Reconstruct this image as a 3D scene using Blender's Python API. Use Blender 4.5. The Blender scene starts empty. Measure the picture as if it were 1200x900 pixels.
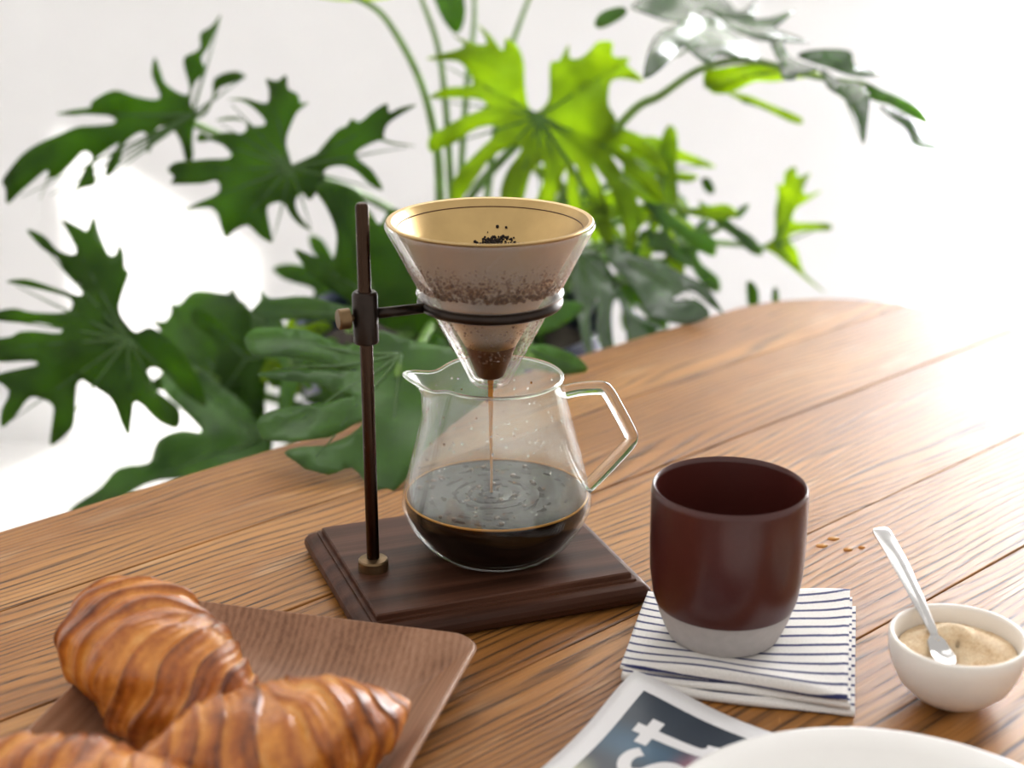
import bpy, bmesh, math, random
from mathutils import Vector, Matrix, Euler
from mathutils.geometry import delaunay_2d_cdt

PI = math.pi
S = bpy.context.scene
COL = S.collection
random.seed(7)

# ------------------------------------------------------------------ camera
cam_data = bpy.data.cameras.new('camera')
cam = bpy.data.objects.new('camera', cam_data)
COL.objects.link(cam)
cam.location = (0, 0, 0.42)
cam.rotation_euler = (math.radians(90 - 19.2), 0, 0)
cam_data.sensor_width = 36
cam_data.lens = 55.5
cam_data.clip_start = 0.01
cam_data.dof.use_dof = True
cam_data.dof.focus_distance = 0.91
cam_data.dof.aperture_fstop = 5.0
S.camera = cam

# ------------------------------------------------------------------ world, lights, exposure
S.view_settings.view_transform = 'Standard'
S.view_settings.look = 'None'
S.view_settings.gamma = 1
S.view_settings.use_curve_mapping = False
S.view_settings.exposure = 0.6
S.cycles.transparent_max_bounces = 24
S.cycles.max_bounces = 10
S.cycles.transmission_bounces = 10

world = bpy.data.worlds.new('world'); S.world = world
world.use_nodes = True
bg = world.node_tree.nodes['Background']
bg.inputs['Color'].default_value = (1.0, 0.965, 0.925, 1)
bg.inputs['Strength'].default_value = 0.58

def area_light(name, loc, target, sx, sy, power, color=(1, 1, 1)):
    d = bpy.data.lights.new(name, 'AREA'); d.shape = 'RECTANGLE'
    d.size, d.size_y, d.energy, d.color = sx, sy, power, color
    o = bpy.data.objects.new(name, d); COL.objects.link(o)
    o.location = loc
    o.rotation_euler = (Vector(target) - Vector(loc)).to_track_quat('-Z', 'Y').to_euler()
    return o
# daylight outside the tall window on the right of the back wall
area_light('window_daylight', (1.45, 3.35, 0.62), (0.9, 1.0, 0.1), 1.5, 2.3, 225, (0.97, 0.985, 1.0))
# added overhead fill brightening the back wall and plant; there is no roof window
area_light('overhead_wall_fill', (-0.3, 2.1, 1.95), (-0.1, 2.75, 0.0), 1.8, 0.8, 6, (1.0, 0.99, 0.97))
sun_d = bpy.data.lights.new('sun', 'SUN'); sun_d.energy = 5.0; sun_d.angle = math.radians(1.5); sun_d.color = (1, 0.97, 0.92)
sun = bpy.data.objects.new('sun', sun_d); COL.objects.link(sun)
sun.rotation_euler = Vector((0.5, 0.8, -0.33)).to_track_quat('-Z', 'Y').to_euler()

# ------------------------------------------------------------------ helpers
def finish(o, parent=None):
    COL.objects.link(o)
    if parent is not None: o.parent = parent
    return o

def mesh_obj(name, verts, faces, mat=None, parent=None, smooth=True, uvs=None, sharp=None):
    me = bpy.data.meshes.new(name)
    me.from_pydata([tuple(v) for v in verts], [], faces)
    me.validate(); me.update()
    if smooth:
        me.polygons.foreach_set('use_smooth', [True] * len(me.polygons))
        if sharp: me.set_sharp_from_angle(angle=math.radians(sharp))
    if uvs is not None:
        uv = me.uv_layers.new(name='UVMap')
        for lo in me.loops: uv.data[lo.index].uv = uvs[lo.vertex_index]
    if mat: me.materials.append(mat)
    return finish(bpy.data.objects.new(name, me), parent)

def tag(o, label, cat, group=None, kind=None):
    o['label'] = label; o['category'] = cat
    if group: o['group'] = group
    if kind: o['kind'] = kind
    return o

def empty(name, loc=(0, 0, 0), rz=0.0, rot=None):
    o = bpy.data.objects.new(name, None); COL.objects.link(o)
    o.location = loc
    o.rotation_euler = rot if rot else (0, 0, rz)
    o.empty_display_size = 0.02
    return o

def lathe(profile, n=64, closed=False):
    """profile (r, z) -> verts, faces; r == 0 points become poles"""
    V, F, rings = [], [], []
    for r, z in profile:
        if r < 1e-6:
            V.append((0, 0, z)); rings.append([len(V) - 1])
        else:
            b = len(V)
            for k in range(n):
                a = 2 * PI * k / n
                V.append((r * math.cos(a), r * math.sin(a), z))
            rings.append(list(range(b, b + n)))
    pairs = list(zip(rings[:-1], rings[1:]))
    if closed: pairs.append((rings[-1], rings[0]))
    for A, B in pairs:
        for k in range(n):
            k2 = (k + 1) % n
            if len(A) == 1 and len(B) == 1: continue
            if len(A) == 1: F.append((A[0], B[k2], B[k]))
            elif len(B) == 1: F.append((A[k], A[k2], B[0]))
            else: F.append((A[k], A[k2], B[k2], B[k]))
    return V, F

def catmull(pts, sub=6, closed=False):
    P = [Vector(p) for p in pts]; n = len(P); out = []
    rng = n if closed else n - 1
    for i in range(rng):
        if closed: a, b, c, d = P[(i - 1) % n], P[i], P[(i + 1) % n], P[(i + 2) % n]
        else: a, b, c, d = P[max(i - 1, 0)], P[i], P[i + 1], P[min(i + 2, n - 1)]
        for k in range(sub):
            t = k / sub
            out.append(0.5 * ((2 * b) + (c - a) * t + (2 * a - 5 * b + 4 * c - d) * t * t + (3 * b - a - 3 * c + d) * t ** 3))
    if not closed: out.append(P[-1])
    return out

def tube(path, rad, n=12, closed=False, sx=1.0, sy=1.0, caps=True):
    P = [Vector(p) for p in path]; m = len(P)
    R = rad if isinstance(rad, (list, tuple)) else [rad] * m
    V, F = [], []
    up = None
    for i, p in enumerate(P):
        if closed: t = P[(i + 1) % m] - P[i - 1]
        else: t = P[min(i + 1, m - 1)] - P[max(i - 1, 0)]
        t.normalize()
        if up is None:
            up = Vector((0, 0, 1)) if abs(t.z) < 0.9 else Vector((0, 1, 0))
        x = up.cross(t)
        if x.length < 1e-5: x = Vector((1, 0, 0)).cross(t)
        x.normalize(); y = t.cross(x); up = y
        for k in range(n):
            a = 2 * PI * k / n
            V.append(p + (x * math.cos(a) * sx + y * math.sin(a) * sy) * R[i])
    rng = m if closed else m - 1
    for i in range(rng):
        j = (i + 1) % m
        for k in range(n):
            k2 = (k + 1) % n
            F.append((i * n + k, i * n + k2, j * n + k2, j * n + k))
    if not closed and caps:
        F.append(tuple(range(n - 1, -1, -1)))
        F.append(tuple(range((m - 1) * n, m * n)))
    return V, F

def box(x0, x1, y0, y1, z0, z1):
    V = [(x0, y0, z0), (x1, y0, z0), (x1, y1, z0), (x0, y1, z0), (x0, y0, z1), (x1, y0, z1), (x1, y1, z1), (x0, y1, z1)]
    F = [(0, 3, 2, 1), (4, 5, 6, 7), (0, 1, 5, 4), (1, 2, 6, 5), (2, 3, 7, 6), (3, 0, 4, 7)]
    return V, F

def join(parts):
    V, F = [], []
    for v, f in parts:
        b = len(V); V += [tuple(x) for x in v]; F += [tuple(i + b for i in q) for q in f]
    return V, F

def bevel_box(name, b, mat, parent=None, w=0.004):
    o = mesh_obj(name, *box(*b), mat, parent, smooth=False)
    m = o.modifiers.new('bevel', 'BEVEL'); m.width = w; m.segments = 2
    return o

# ------------------------------------------------------------------ materials
class NT:
    def __init__(self, name):
        self.m = bpy.data.materials.new(name); self.m.use_nodes = True
        self.t = self.m.node_tree
        for n in list(self.t.nodes): self.t.nodes.remove(n)
        self.out = self.n('ShaderNodeOutputMaterial')
    def n(self, typ, **kw):
        nd = self.t.nodes.new(typ)
        for k, v in kw.items():
            if k.startswith('i_'): nd.inputs[k[2:].replace('_', ' ')].default_value = v
            else: setattr(nd, k, v)
        return nd
    def l(self, a, b): self.t.links.new(a, b)
    def coords(self, kind='Object', scale=(1, 1, 1), rot=(0, 0, 0), rand=0.0):
        tc = self.n('ShaderNodeTexCoord'); mp = self.n('ShaderNodeMapping')
        mp.inputs['Scale'].default_value = scale; mp.inputs['Rotation'].default_value = rot
        src = tc.outputs[kind]
        if rand:
            oi = self.n('ShaderNodeObjectInfo'); mm = self.n('ShaderNodeVectorMath', operation='SCALE')
            cb = self.n('ShaderNodeCombineXYZ')
            self.l(oi.outputs['Random'], cb.inputs[0]); self.l(oi.outputs['Random'], cb.inputs[1]); self.l(oi.outputs['Random'], cb.inputs[2])
            self.l(cb.outputs[0], mm.inputs[0]); mm.inputs['Scale'].default_value = rand
            ad = self.n('ShaderNodeVectorMath', operation='ADD')
            self.l(src, ad.inputs[0]); self.l(mm.outputs[0], ad.inputs[1]); src = ad.outputs[0]
        self.l(src, mp.inputs['Vector'])
        return mp.outputs['Vector']
    def noise(self, vec, scale, detail=3, rough=0.55, dist=0.0):
        nd = self.n('ShaderNodeTexNoise'); nd.inputs['Scale'].default_value = scale
        nd.inputs['Detail'].default_value = detail; nd.inputs['Roughness'].default_value = rough
        nd.inputs['Distortion'].default_value = dist
        if vec is not None: self.l(vec, nd.inputs['Vector'])
        return nd.outputs['Fac']
    def ramp(self, fac, stops, interp='LINEAR'):
        r = self.n('ShaderNodeValToRGB'); e = r.color_ramp; e.interpolation = interp
        while len(e.elements) < len(stops): e.elements.new(0.5)
        for el, (p, c) in zip(e.elements, stops):
            el.position = p; el.color = (c[0], c[1], c[2], 1) if len(c) == 3 else c
        self.l(fac, r.inputs['Fac'])
        return r.outputs['Color']
    def math(self, op, a, b=None, clamp=False):
        m = self.n('ShaderNodeMath', operation=op); m.use_clamp = clamp
        for i, v in enumerate((a, b)):
            if v is None: continue
            if isinstance(v, (int, float)): m.inputs[i].default_value = v
            else: self.l(v, m.inputs[i])
        return m.outputs[0]
    def mix(self, fac, a, b, blend='MIX'):
        m = self.n('ShaderNodeMix', data_type='RGBA', blend_type=blend)
        if isinstance(fac, (int, float)): m.inputs[0].default_value = fac
        else: self.l(fac, m.inputs[0])
        for i, v in ((6, a), (7, b)):
            if isinstance(v, (tuple, list)): m.inputs[i].default_value = (v[0], v[1], v[2], 1)
            else: self.l(v, m.inputs[i])
        return m.outputs[2]
    def pbsdf(self, color, rough=0.5, metal=0.0, bump=None, bump_d=0.001, bump_s=1.0, coat=0.0, spec=0.5, sheen=0.0):
        p = self.n('ShaderNodeBsdfPrincipled')
        for k, v in (('Base Color', color), ('Roughness', rough), ('Metallic', metal)):
            if isinstance(v, tuple): p.inputs[k].default_value = (v[0], v[1], v[2], 1)
            elif isinstance(v, (int, float)): p.inputs[k].default_value = v
            else: self.l(v, p.inputs[k])
        p.inputs['Coat Weight'].default_value = coat; p.inputs['Specular IOR Level'].default_value = spec
        p.inputs['Coat Roughness'].default_value = 0.15
        p.inputs['Sheen Weight'].default_value = sheen
        if bump is not None:
            b = self.n('ShaderNodeBump'); b.inputs['Distance'].default_value = bump_d; b.inputs['Strength'].default_value = bump_s
            self.l(bump, b.inputs['Height']); self.l(b.outputs[0], p.inputs['Normal'])
        return p
    def done(self, sh):
        self.l(sh.outputs[0] if hasattr(sh, 'outputs') else sh, self.out.inputs['Surface'])
        return self.m

def plain(name, color, rough=0.5, metal=0.0, noise_amt=0.06, nscale=40, coat=0.0, spec=0.5, bump_d=0.0003):
    t = NT(name); v = t.coords()
    f = t.noise(v, nscale, 4)
    c = t.ramp(f, [(0.3, tuple(x * (1 - noise_amt) for x in color)), (0.7, tuple(min(1, x * (1 + noise_amt)) for x in color))])
    return t.done(t.pbsdf(c, rough, metal, bump=f, bump_d=bump_d, bump_s=0.4, coat=coat, spec=spec))

def mat_oak():
    t = NT('old_oak')
    big = t.coords(scale=(1.6, 7.0, 7.0), rand=9.0)
    v1 = t.coords(rand=9.0)
    n1 = t.noise(big, 1.0, 2, 0.5)
    sep = t.n('ShaderNodeSeparateXYZ'); t.l(v1, sep.inputs[0])
    # growth rings: across-grain distance warped by slow noise
    ph = t.math('ADD', t.math('MULTIPLY', sep.outputs['Y'], 900.0), t.math('MULTIPLY', n1, 120.0))
    fine = t.noise(t.coords(scale=(6, 60, 60), rand=5.0), 1.0, 3)
    ph = t.math('ADD', ph, t.math('MULTIPLY', fine, 7.0))
    ring = t.math('ADD', t.math('MULTIPLY', t.math('SINE', ph), 0.5), 0.5)
    ring = t.math('POWER', ring, 2.6)
    pores = t.noise(t.coords(scale=(14, 520, 520), rand=5.0), 1.0, 3, 0.6)
    porem = t.ramp(pores, [(0.44, (0, 0, 0)), (0.62, (1, 1, 1))])
    dark = t.math('MULTIPLY', ring, t.math('ADD', t.math('MULTIPLY', porem, 0.60), 0.42), clamp=True)
    dark = t.math('MAXIMUM', dark, t.math('MULTIPLY', t.math('MULTIPLY', porem, pores), 0.38))
    patch = t.noise(t.coords(scale=(3, 9, 9), rand=3.0), 1.0, 4)
    base = t.ramp(patch, [(0.25, (0.22, 0.080, 0.016)), (0.5, (0.37, 0.155, 0.036)), (0.75, (0.52, 0.255, 0.076))])
    wearn = t.noise(t.coords(scale=(9, 45, 45), rand=3.0), 1.0, 3)
    base = t.mix(t.ramp(wearn, [(0.60, (0, 0, 0)), (0.78, (0.55, 0.55, 0.55))]), base, (0.60, 0.40, 0.22))
    col = t.mix(dark, base, (0.040, 0.015, 0.005))
    # scattered dark checks and stains
    st = t.noise(t.coords(scale=(5, 55, 55), rand=7.0), 1.0, 2)
    col = t.mix(t.ramp(st, [(0.70, (0, 0, 0)), (0.80, (0.8, 0.8, 0.8))]), col, (0.05, 0.024, 0.010))
    h = t.math('SUBTRACT', 1.0, dark)
    rough = t.math('ADD', t.math('MULTIPLY', patch, 0.12), 0.36)
    return t.done(t.pbsdf(col, rough, bump=h, bump_d=0.0006, bump_s=0.6, spec=0.36))

def mat_walnut(name, cols, ax='X', rough=0.42, scale=300, coat=0.0, spec=0.25, rw=0.22):
    t = NT(name)
    s1 = (2.5, 30, 30) if ax == 'X' else (30, 2.5, 30)
    s2 = (18, 420, 420) if ax == 'X' else (420, 18, 420)
    n1 = t.noise(t.coords(scale=s1), 1.0, 3)
    sep = t.n('ShaderNodeSeparateXYZ'); t.l(t.coords(), sep.inputs[0])
    a = sep.outputs['Y'] if ax == 'X' else sep.outputs['X']
    ph = t.math('ADD', t.math('MULTIPLY', a, float(scale)), t.math('MULTIPLY', n1, 14.0))
    ring = t.math('ADD', t.math('MULTIPLY', t.math('SINE', ph), 0.5), 0.5)
    por = t.noise(t.coords(scale=s2), 1.0, 3)
    f = t.math('ADD', t.math('MULTIPLY', ring, rw), t.math('ADD', t.math('MULTIPLY', n1, 0.67 - rw), t.math('MULTIPLY', por, 0.36)))
    col = t.ramp(f, [(0.30, cols[0]), (0.52, cols[1]), (0.75, cols[2])])
    return t.done(t.pbsdf(col, rough, bump=por, bump_d=0.0002, bump_s=0.5, coat=coat, spec=spec))

def mat_leaf(name, dark, light, trans, mixf=0.42, rough=0.33, spec=0.5, coat=0.0):
    t = NT(name)
    n = t.noise(t.coords(scale=(1, 1, 1), rand=3.0), 22, 3)
    fine = t.noise(t.coords(), 240, 2)
    col = t.ramp(n, [(0.30, tuple(x * 0.8 for x in dark)), (0.52, light), (0.72, tuple(x * 1.5 for x in light))])
    p = t.pbsdf(col, rough, bump=t.math('ADD', n, t.math('MULTIPLY', fine, 0.15)), bump_d=0.0016, bump_s=0.5, spec=spec, coat=coat)
    tr = t.n('ShaderNodeBsdfTranslucent')
    pn = t.noise(t.coords(scale=(1, 1, 1), rand=6.0), 16, 2)
    t.l(t.ramp(pn, [(0.32, tuple(x * 0.45 for x in trans)), (0.50, trans), (0.70, tuple(min(1, x * 1.35) for x in trans))]), tr.inputs['Color'])
    mx = t.n('ShaderNodeMixShader'); mx.inputs[0].default_value = mixf
    t.l(p.outputs[0], mx.inputs[1]); t.l(tr.outputs[0], mx.inputs[2])
    return t.done(mx)

def mat_thin_glass(name, tint=(0.965, 0.975, 0.965), veil=0.05, veil_max=0.16, edge=0.55, vscale=30.0, z0=None):
    """clear blown glass wall with a faint breath of condensation"""
    t = NT(name)
    tr = t.n('ShaderNodeBsdfTransparent'); tr.inputs['Color'].default_value = (*tint, 1)
    gl = t.n('ShaderNodeBsdfGlossy'); gl.inputs['Roughness'].default_value = 0.03
    lw = t.n('ShaderNodeLayerWeight'); lw.inputs['Blend'].default_value = 0.5
    fz = t.math('ADD', t.math('MULTIPLY', t.math('POWER', lw.outputs['Facing'], 3.5), edge), 0.035, clamp=True)
    mx = t.n('ShaderNodeMixShader')
    t.l(fz, mx.inputs[0]); t.l(tr.outputs[0], mx.inputs[1]); t.l(gl.outputs[0], mx.inputs[2])
    fog = t.n('ShaderNodeBsdfTranslucent'); fog.inputs['Color'].default_value = (0.95, 0.96, 0.94, 1)
    df = t.n('ShaderNodeBsdfDiffuse'); df.inputs['Color'].default_value = (0.93, 0.93, 0.91, 1)
    fm = t.n('ShaderNodeMixShader'); fm.inputs[0].default_value = 0.5
    t.l(fog.outputs[0], fm.inputs[1]); t.l(df.outputs[0], fm.inputs[2])
    n = t.noise(t.coords(scale=(1, 1, 0.45)), vscale, 4)
    fac = t.ramp(n, [(0.35, (veil,) * 3), (0.75, (veil_max,) * 3)])
    if z0 is not None:      # condensation only above the liquid
        sp = t.n('ShaderNodeSeparateXYZ'); t.l(t.coords(), sp.inputs[0])
        fac = t.math('MULTIPLY', fac, t.math('MULTIPLY', t.math('SUBTRACT', sp.outputs['Z'], z0), 150.0, clamp=True))
    m2 = t.n('ShaderNodeMixShader')
    t.l(fac, m2.inputs[0]); t.l(mx.outputs[0], m2.inputs[1]); t.l(fm.outputs[0], m2.inputs[2])
    return t.done(m2)

def mat_glass(name, color=(1, 1, 1), rough=0.0, ior=1.47):
    t = NT(name)
    g = t.n('ShaderNodeBsdfGlass'); g.inputs['Color'].default_value = (*color, 1)
    g.inputs['Roughness'].default_value = rough; g.inputs['IOR'].default_value = ior
    return t.done(g)

def mat_sheer():
    t = NT('sheer_curtain_cloth')
    w = t.noise(t.coords(scale=(900, 900, 900)), 1.0, 2)
    tl = t.n('ShaderNodeBsdfTranslucent'); tl.inputs['Color'].default_value = (0.97, 0.97, 0.98, 1)
    df = t.n('ShaderNodeBsdfDiffuse'); df.inputs['Color'].default_value = (0.93, 0.93, 0.94, 1)
    a = t.n('ShaderNodeMixShader'); a.inputs[0].default_value = 0.35
    t.l(tl.outputs[0], a.inputs[1]); t.l(df.outputs[0], a.inputs[2])
    tp = t.n('ShaderNodeBsdfTransparent')
    b = t.n('ShaderNodeMixShader'); t.l(t.ramp(w, [(0.3, (0.36,) * 3), (0.7, (0.48,) * 3)]), b.inputs[0])
    t.l(a.outputs[0], b.inputs[1]); t.l(tp.outputs[0], b.inputs[2])
    return t.done(b)

def mat_napkin():
    t = NT('striped_cotton')
    tc = t.n('ShaderNodeTexCoord'); sep = t.n('ShaderNodeSeparateXYZ'); t.l(tc.outputs['UV'], sep.inputs[0])
    wob = t.noise(tc.outputs['UV'], 30, 2)
    y = t.math('ADD', sep.outputs['Y'], t.math('MULTIPLY', wob, 0.0022))
    fr = t.math('FRACT', t.math('MULTIPLY', y, 1 / 0.0098))
    d = t.math('ABSOLUTE', t.math('SUBTRACT', fr, 0.5))
    weave = t.noise(t.coords(scale=(1, 1, 1)), 1500, 2)
    edge = t.math('ADD', d, t.math('MULTIPLY', t.math('SUBTRACT', weave, 0.5), 0.10))
    m = t.ramp(edge, [(0.105, (1, 1, 1)), (0.150, (0, 0, 0))])
    col = t.mix(m, t.ramp(weave, [(0.3, (0.70, 0.67, 0.63)), (0.7, (0.84, 0.81, 0.78))]), (0.040, 0.045, 0.13))
    return t.done(t.pbsdf(col, 0.9, bump=weave, bump_d=0.0004, bump_s=0.6, spec=0.1, sheen=0.2))

def mat_croissant():
    t = NT('croissant_crust')
    at = t.n('ShaderNodeAttribute'); at.attribute_name = 'bake'
    v = t.coords(rand=4.0)
    n = t.noise(v, 55, 4); n2 = t.noise(v, 260, 3)
    f = t.math('ADD', at.outputs['Fac'], t.math('ADD', t.math('MULTIPLY', t.math('SUBTRACT', n, 0.5), 0.75), t.math('MULTIPLY', t.math('SUBTRACT', n2, 0.5), 0.35)))
    col = t.ramp(f, [(0.02, (0.82, 0.44, 0.14)), (0.27, (0.68, 0.26, 0.038)), (0.52, (0.42, 0.115, 0.012)), (0.85, (0.12, 0.024, 0.004))])
    return t.done(t.pbsdf(col, 0.36, bump=t.math('ADD', n, t.math('MULTIPLY', n2, 0.5)), bump_d=0.0018, bump_s=0.5, spec=0.5, coat=0.25))

def mat_brushed(name, color, rough=0.3):
    t = NT(name)
    n = t.noise(t.coords(scale=(120, 900, 120)), 1.0, 3)
    n2 = t.noise(t.coords(), 60, 3)
    c = t.ramp(n2, [(0.3, tuple(x * 0.88 for x in color)), (0.7, color)])
    return t.done(t.pbsdf(c, t.math('ADD', t.math('MULTIPLY', n, 0.12), rough - 0.06), 1.0, bump=n, bump_d=0.0001, bump_s=0.25))

M = {}
M['wall'] = plain('white_wall_paint', (0.82, 0.815, 0.81), 0.9, noise_amt=0.015, nscale=8)
M['floor'] = plain('white_painted_floor', (0.84, 0.83, 0.82), 0.45, noise_amt=0.03, nscale=6)
M['trim'] = plain('white_trim_paint', (0.88, 0.88, 0.875), 0.5, noise_amt=0.015)
M['sheer'] = mat_sheer()
M['pane'] = mat_thin_glass('window_pane_glass', (0.99, 0.99, 0.99), 0.0, 0.0, 0.3)
M['oak'] = mat_oak()
M['walnut_base'] = mat_walnut('dark_walnut', ((0.030, 0.011, 0.006), (0.064, 0.025, 0.014), (0.110, 0.047, 0.028)), 'X', 0.45, spec=0.15)
M['walnut_tray'] = mat_walnut('walnut_veneer', ((0.17, 0.080, 0.041), (0.33, 0.172, 0.098), (0.45, 0.258, 0.160)), 'Y', 0.42, 1500, spec=0.3, rw=0.12)
M['bronze'] = plain('dark_bronze', (0.045, 0.026, 0.017), 0.24, 1.0, 0.15, 60)
M['brass'] = plain('aged_brass', (0.17, 0.11, 0.055), 0.42, 0.9, 0.18, 90)
M['ring'] = plain('black_bronze', (0.028, 0.020, 0.016), 0.28, 0.8, 0.15, 90)
M['gold'] = mat_brushed('gold_steel', (0.54, 0.37, 0.16), 0.34)
M['tip'] = plain('coffee_soaked_tip', (0.10, 0.034, 0.007), 0.3, 0.2, 0.2, 120)
M['jug_glass'] = mat_thin_glass('jug_glass', (0.955, 0.97, 0.955), 0.03, 0.15, 0.65, 30, 0.037)
M['drip_glass'] = mat_thin_glass('dripper_glass', (0.97, 0.955, 0.945), 0.12, 0.24, 0.75, 24, 0.150)
M['solid_glass'] = mat_glass('clear_glass', (0.97, 0.985, 0.97))
M['water'] = mat_glass('water_bead', (1, 1, 1), 0.0, 1.33)
M['dew'] = mat_thin_glass('condensation_bead', (0.86, 0.80, 0.75), 0.0, 0.0, 0.8)
M['amber_bead'] = mat_glass('coffee_bead', (0.75, 0.48, 0.18), 0.05, 1.33)
M['mug'] = plain('maroon_glaze', (0.062, 0.0125, 0.0095), 0.28, 0, 0.08, 30, spec=0.5)
M['mug_base'] = plain('bare_stoneware', (0.46, 0.43, 0.41), 0.75, 0, 0.06, 200)
M['bowl'] = plain('cream_ceramic', (0.90, 0.85, 0.78), 0.35, 0, 0.03, 30)
M['plate'] = plain('white_ceramic', (0.80, 0.78, 0.75), 0.28, 0, 0.02, 20)
M['steel'] = mat_brushed('stainless_steel', (0.58, 0.57, 0.56), 0.17)
M['napkin'] = mat_napkin()
M['croissant'] = mat_croissant()
M['leaf_dark'] = mat_leaf('mature_leaf', (0.014, 0.043, 0.006), (0.032, 0.080, 0.009), (0.24, 0.44, 0.010), 0.46, 0.38, 0.26)
M['leaf_gloss'] = mat_leaf('glossy_leaf', (0.022, 0.066, 0.020), (0.045, 0.11, 0.030), (0.15, 0.33, 0.02), 0.26, 0.24, 1.0, 0.6)
M['leaf_mid'] = mat_leaf('green_leaf', (0.030, 0.090, 0.022), (0.060, 0.145, 0.028), (0.28, 0.50, 0.02), 0.42, 0.34)
M['leaf_bright'] = mat_leaf('young_leaf', (0.12, 0.24, 0.016), (0.19, 0.33, 0.022), (0.60, 0.78, 0.02), 0.58, 0.45, 0.2)
M['petiole'] = plain('leaf_stalk', (0.14, 0.27, 0.045), 0.45, 0, 0.3, 60)
M['vein_bright'] = plain('young_leaf_vein', (0.07, 0.17, 0.015), 0.5, 0, 0.15, 60)
M['vein'] = plain('leaf_vein', (0.060, 0.135, 0.025), 0.45, 0, 0.15, 60)
M['pot'] = plain('navy_glaze', (0.020, 0.028, 0.065), 0.3, 0, 0.15, 20)
M['soil'] = plain('potting_soil', (0.035, 0.022, 0.014), 0.95, 0, 0.4, 80, bump_d=0.004)
M['grounds'] = plain('coffee_grounds', (0.018, 0.010, 0.007), 0.8, 0, 0.4, 900, bump_d=0.001)
M['paper'] = plain('white_cover_paper', (0.82, 0.81, 0.82), 0.4, 0, 0.015, 20)

def mat_coffee():
    t = NT('black_coffee')
    v = t.coords()
    n = t.noise(v, 130, 3, dist=1.2)
    return t.done(t.pbsdf((0.0055, 0.0028, 0.0018), 0.06, bump=n, bump_d=0.003, bump_s=0.5, spec=0.22))
M['coffee'] = mat_coffee()
M['coffee_side'] = plain('coffee_against_glass', (0.006, 0.0025, 0.0012), 0.6, 0, 0.1, 30, spec=0.05)
def mat_amber():
    t = NT('thin_coffee')
    tr = t.n('ShaderNodeBsdfTransparent'); tr.inputs['Color'].default_value = (0.85, 0.45, 0.10, 1)
    p = t.pbsdf((0.62, 0.30, 0.06), 0.15)
    m = t.n('ShaderNodeMixShader'); m.inputs[0].default_value = 0.65
    t.l(tr.outputs[0], m.inputs[1]); t.l(p.outputs[0], m.inputs[2])
    return t.done(m)
M['amber'] = mat_amber()
def mat_sugar():
    t = NT('raw_sugar')
    v = t.coords(); n = t.noise(v, 1400, 3); n2 = t.noise(v, 120, 3)
    f = t.math('ADD', t.math('MULTIPLY', n, 0.6), t.math('MULTIPLY', n2, 0.5))
    c = t.ramp(f, [(0.35, (0.58, 0.34, 0.15)), (0.52, (0.80, 0.58, 0.34)), (0.72, (0.92, 0.77, 0.55))])
    return t.done(t.pbsdf(c, 0.6, bump=n, bump_d=0.0012, bump_s=0.8))
M['sugar'] = mat_sugar()
def mat_cover():
    """printed photograph on the cover: slate ground with soft pale and red blurs"""
    t = NT('cover_print')
    tc = t.n('ShaderNodeTexCoord')
    col = t.ramp(t.noise(tc.outputs['Object'], 18, 2), [(0.3, (0.026, 0.034, 0.048)), (0.7, (0.052, 0.068, 0.090))])
    def blob(x, y, rx, ry, c, k, col):
        mp = t.n('ShaderNodeMapping'); mp.inputs['Location'].default_value = (-x / rx, -y / ry, 0); mp.inputs['Scale'].default_value = (1 / rx, 1 / ry, 0)
        t.l(tc.outputs['Object'], mp.inputs[0])
        ln = t.n('ShaderNodeVectorMath', operation='LENGTH'); t.l(mp.outputs[0], ln.inputs[0])
        f = t.ramp(ln.outputs['Value'], [(0.0, (k,) * 3), (1.0, (0, 0, 0))], 'EASE')
        return t.mix(f, col, c)
    col = blob(0.030, -0.050, 0.05, 0.02, (0.12, 0.24, 0.36), 0.55, col)
    col = blob(0.068, -0.052, 0.024, 0.026, (0.55, 0.18, 0.20), 0.9, col)
    col = blob(0.064, -0.040, 0.012, 0.012, (0.62, 0.62, 0.72), 0.8, col)
    col = blob(0.076, -0.070, 0.016, 0.016, (0.40, 0.03, 0.04), 1.0, col)
    col = blob(0.012, -0.094, 0.018, 0.030, (0.72, 0.72, 0.50), 0.9, col)
    col = blob(0.040, -0.100, 0.022, 0.026, (0.30, 0.16, 0.05), 0.8, col)
    return t.done(t.pbsdf(col, 0.3))
M['cover'] = mat_cover()
M['bubble'] = plain('coffee_bubble', (0.10, 0.055, 0.03), 0.12, 0, 0.2, 200, spec=0.8)
# ------------------------------------------------------------------ room
FLOOR = -0.74
def struct(o, label, cat='wall'):
    o['kind'] = 'structure'; o['label'] = label; o['category'] = cat
    return o
struct(mesh_obj('floor', *box(-1.6, 3.2, -5.0, 3.3, FLOOR - 0.05, FLOOR), M['floor'], smooth=False), 'pale floor seen at the lower left beyond the table', 'floor')
WB = 3.0
wv = join([box(-1.75, 0.80, WB, WB + 0.14, FLOOR, 2.0), box(2.25, 3.2, WB, WB + 0.14, FLOOR, 2.0),
           box(0.80, 2.25, WB, WB + 0.14, 1.75, 2.0), box(0.80, 2.25, WB, WB + 0.14, FLOOR, -0.60)])
struct(mesh_obj('wall_back', *wv, M['wall'], smooth=False), 'plain white wall behind the plant')
WL = -1.6  # unseen side wall, added and run long to keep direct sun off the table
wv = join([box(WL - 0.08, WL, -5.0, 1.08, FLOOR, 2.0), box(WL - 0.08, WL, 1.84, WB, FLOOR, 2.0),
           box(WL - 0.08, WL, 1.08, 1.84, 0.47, 2.0), box(WL - 0.08, WL, 1.08, 1.84, FLOOR, -0.66)])
struct(mesh_obj('wall_left', *wv, M['wall'], smooth=False), 'white side wall to the left, out of view, added to hold back the sun')
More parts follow.
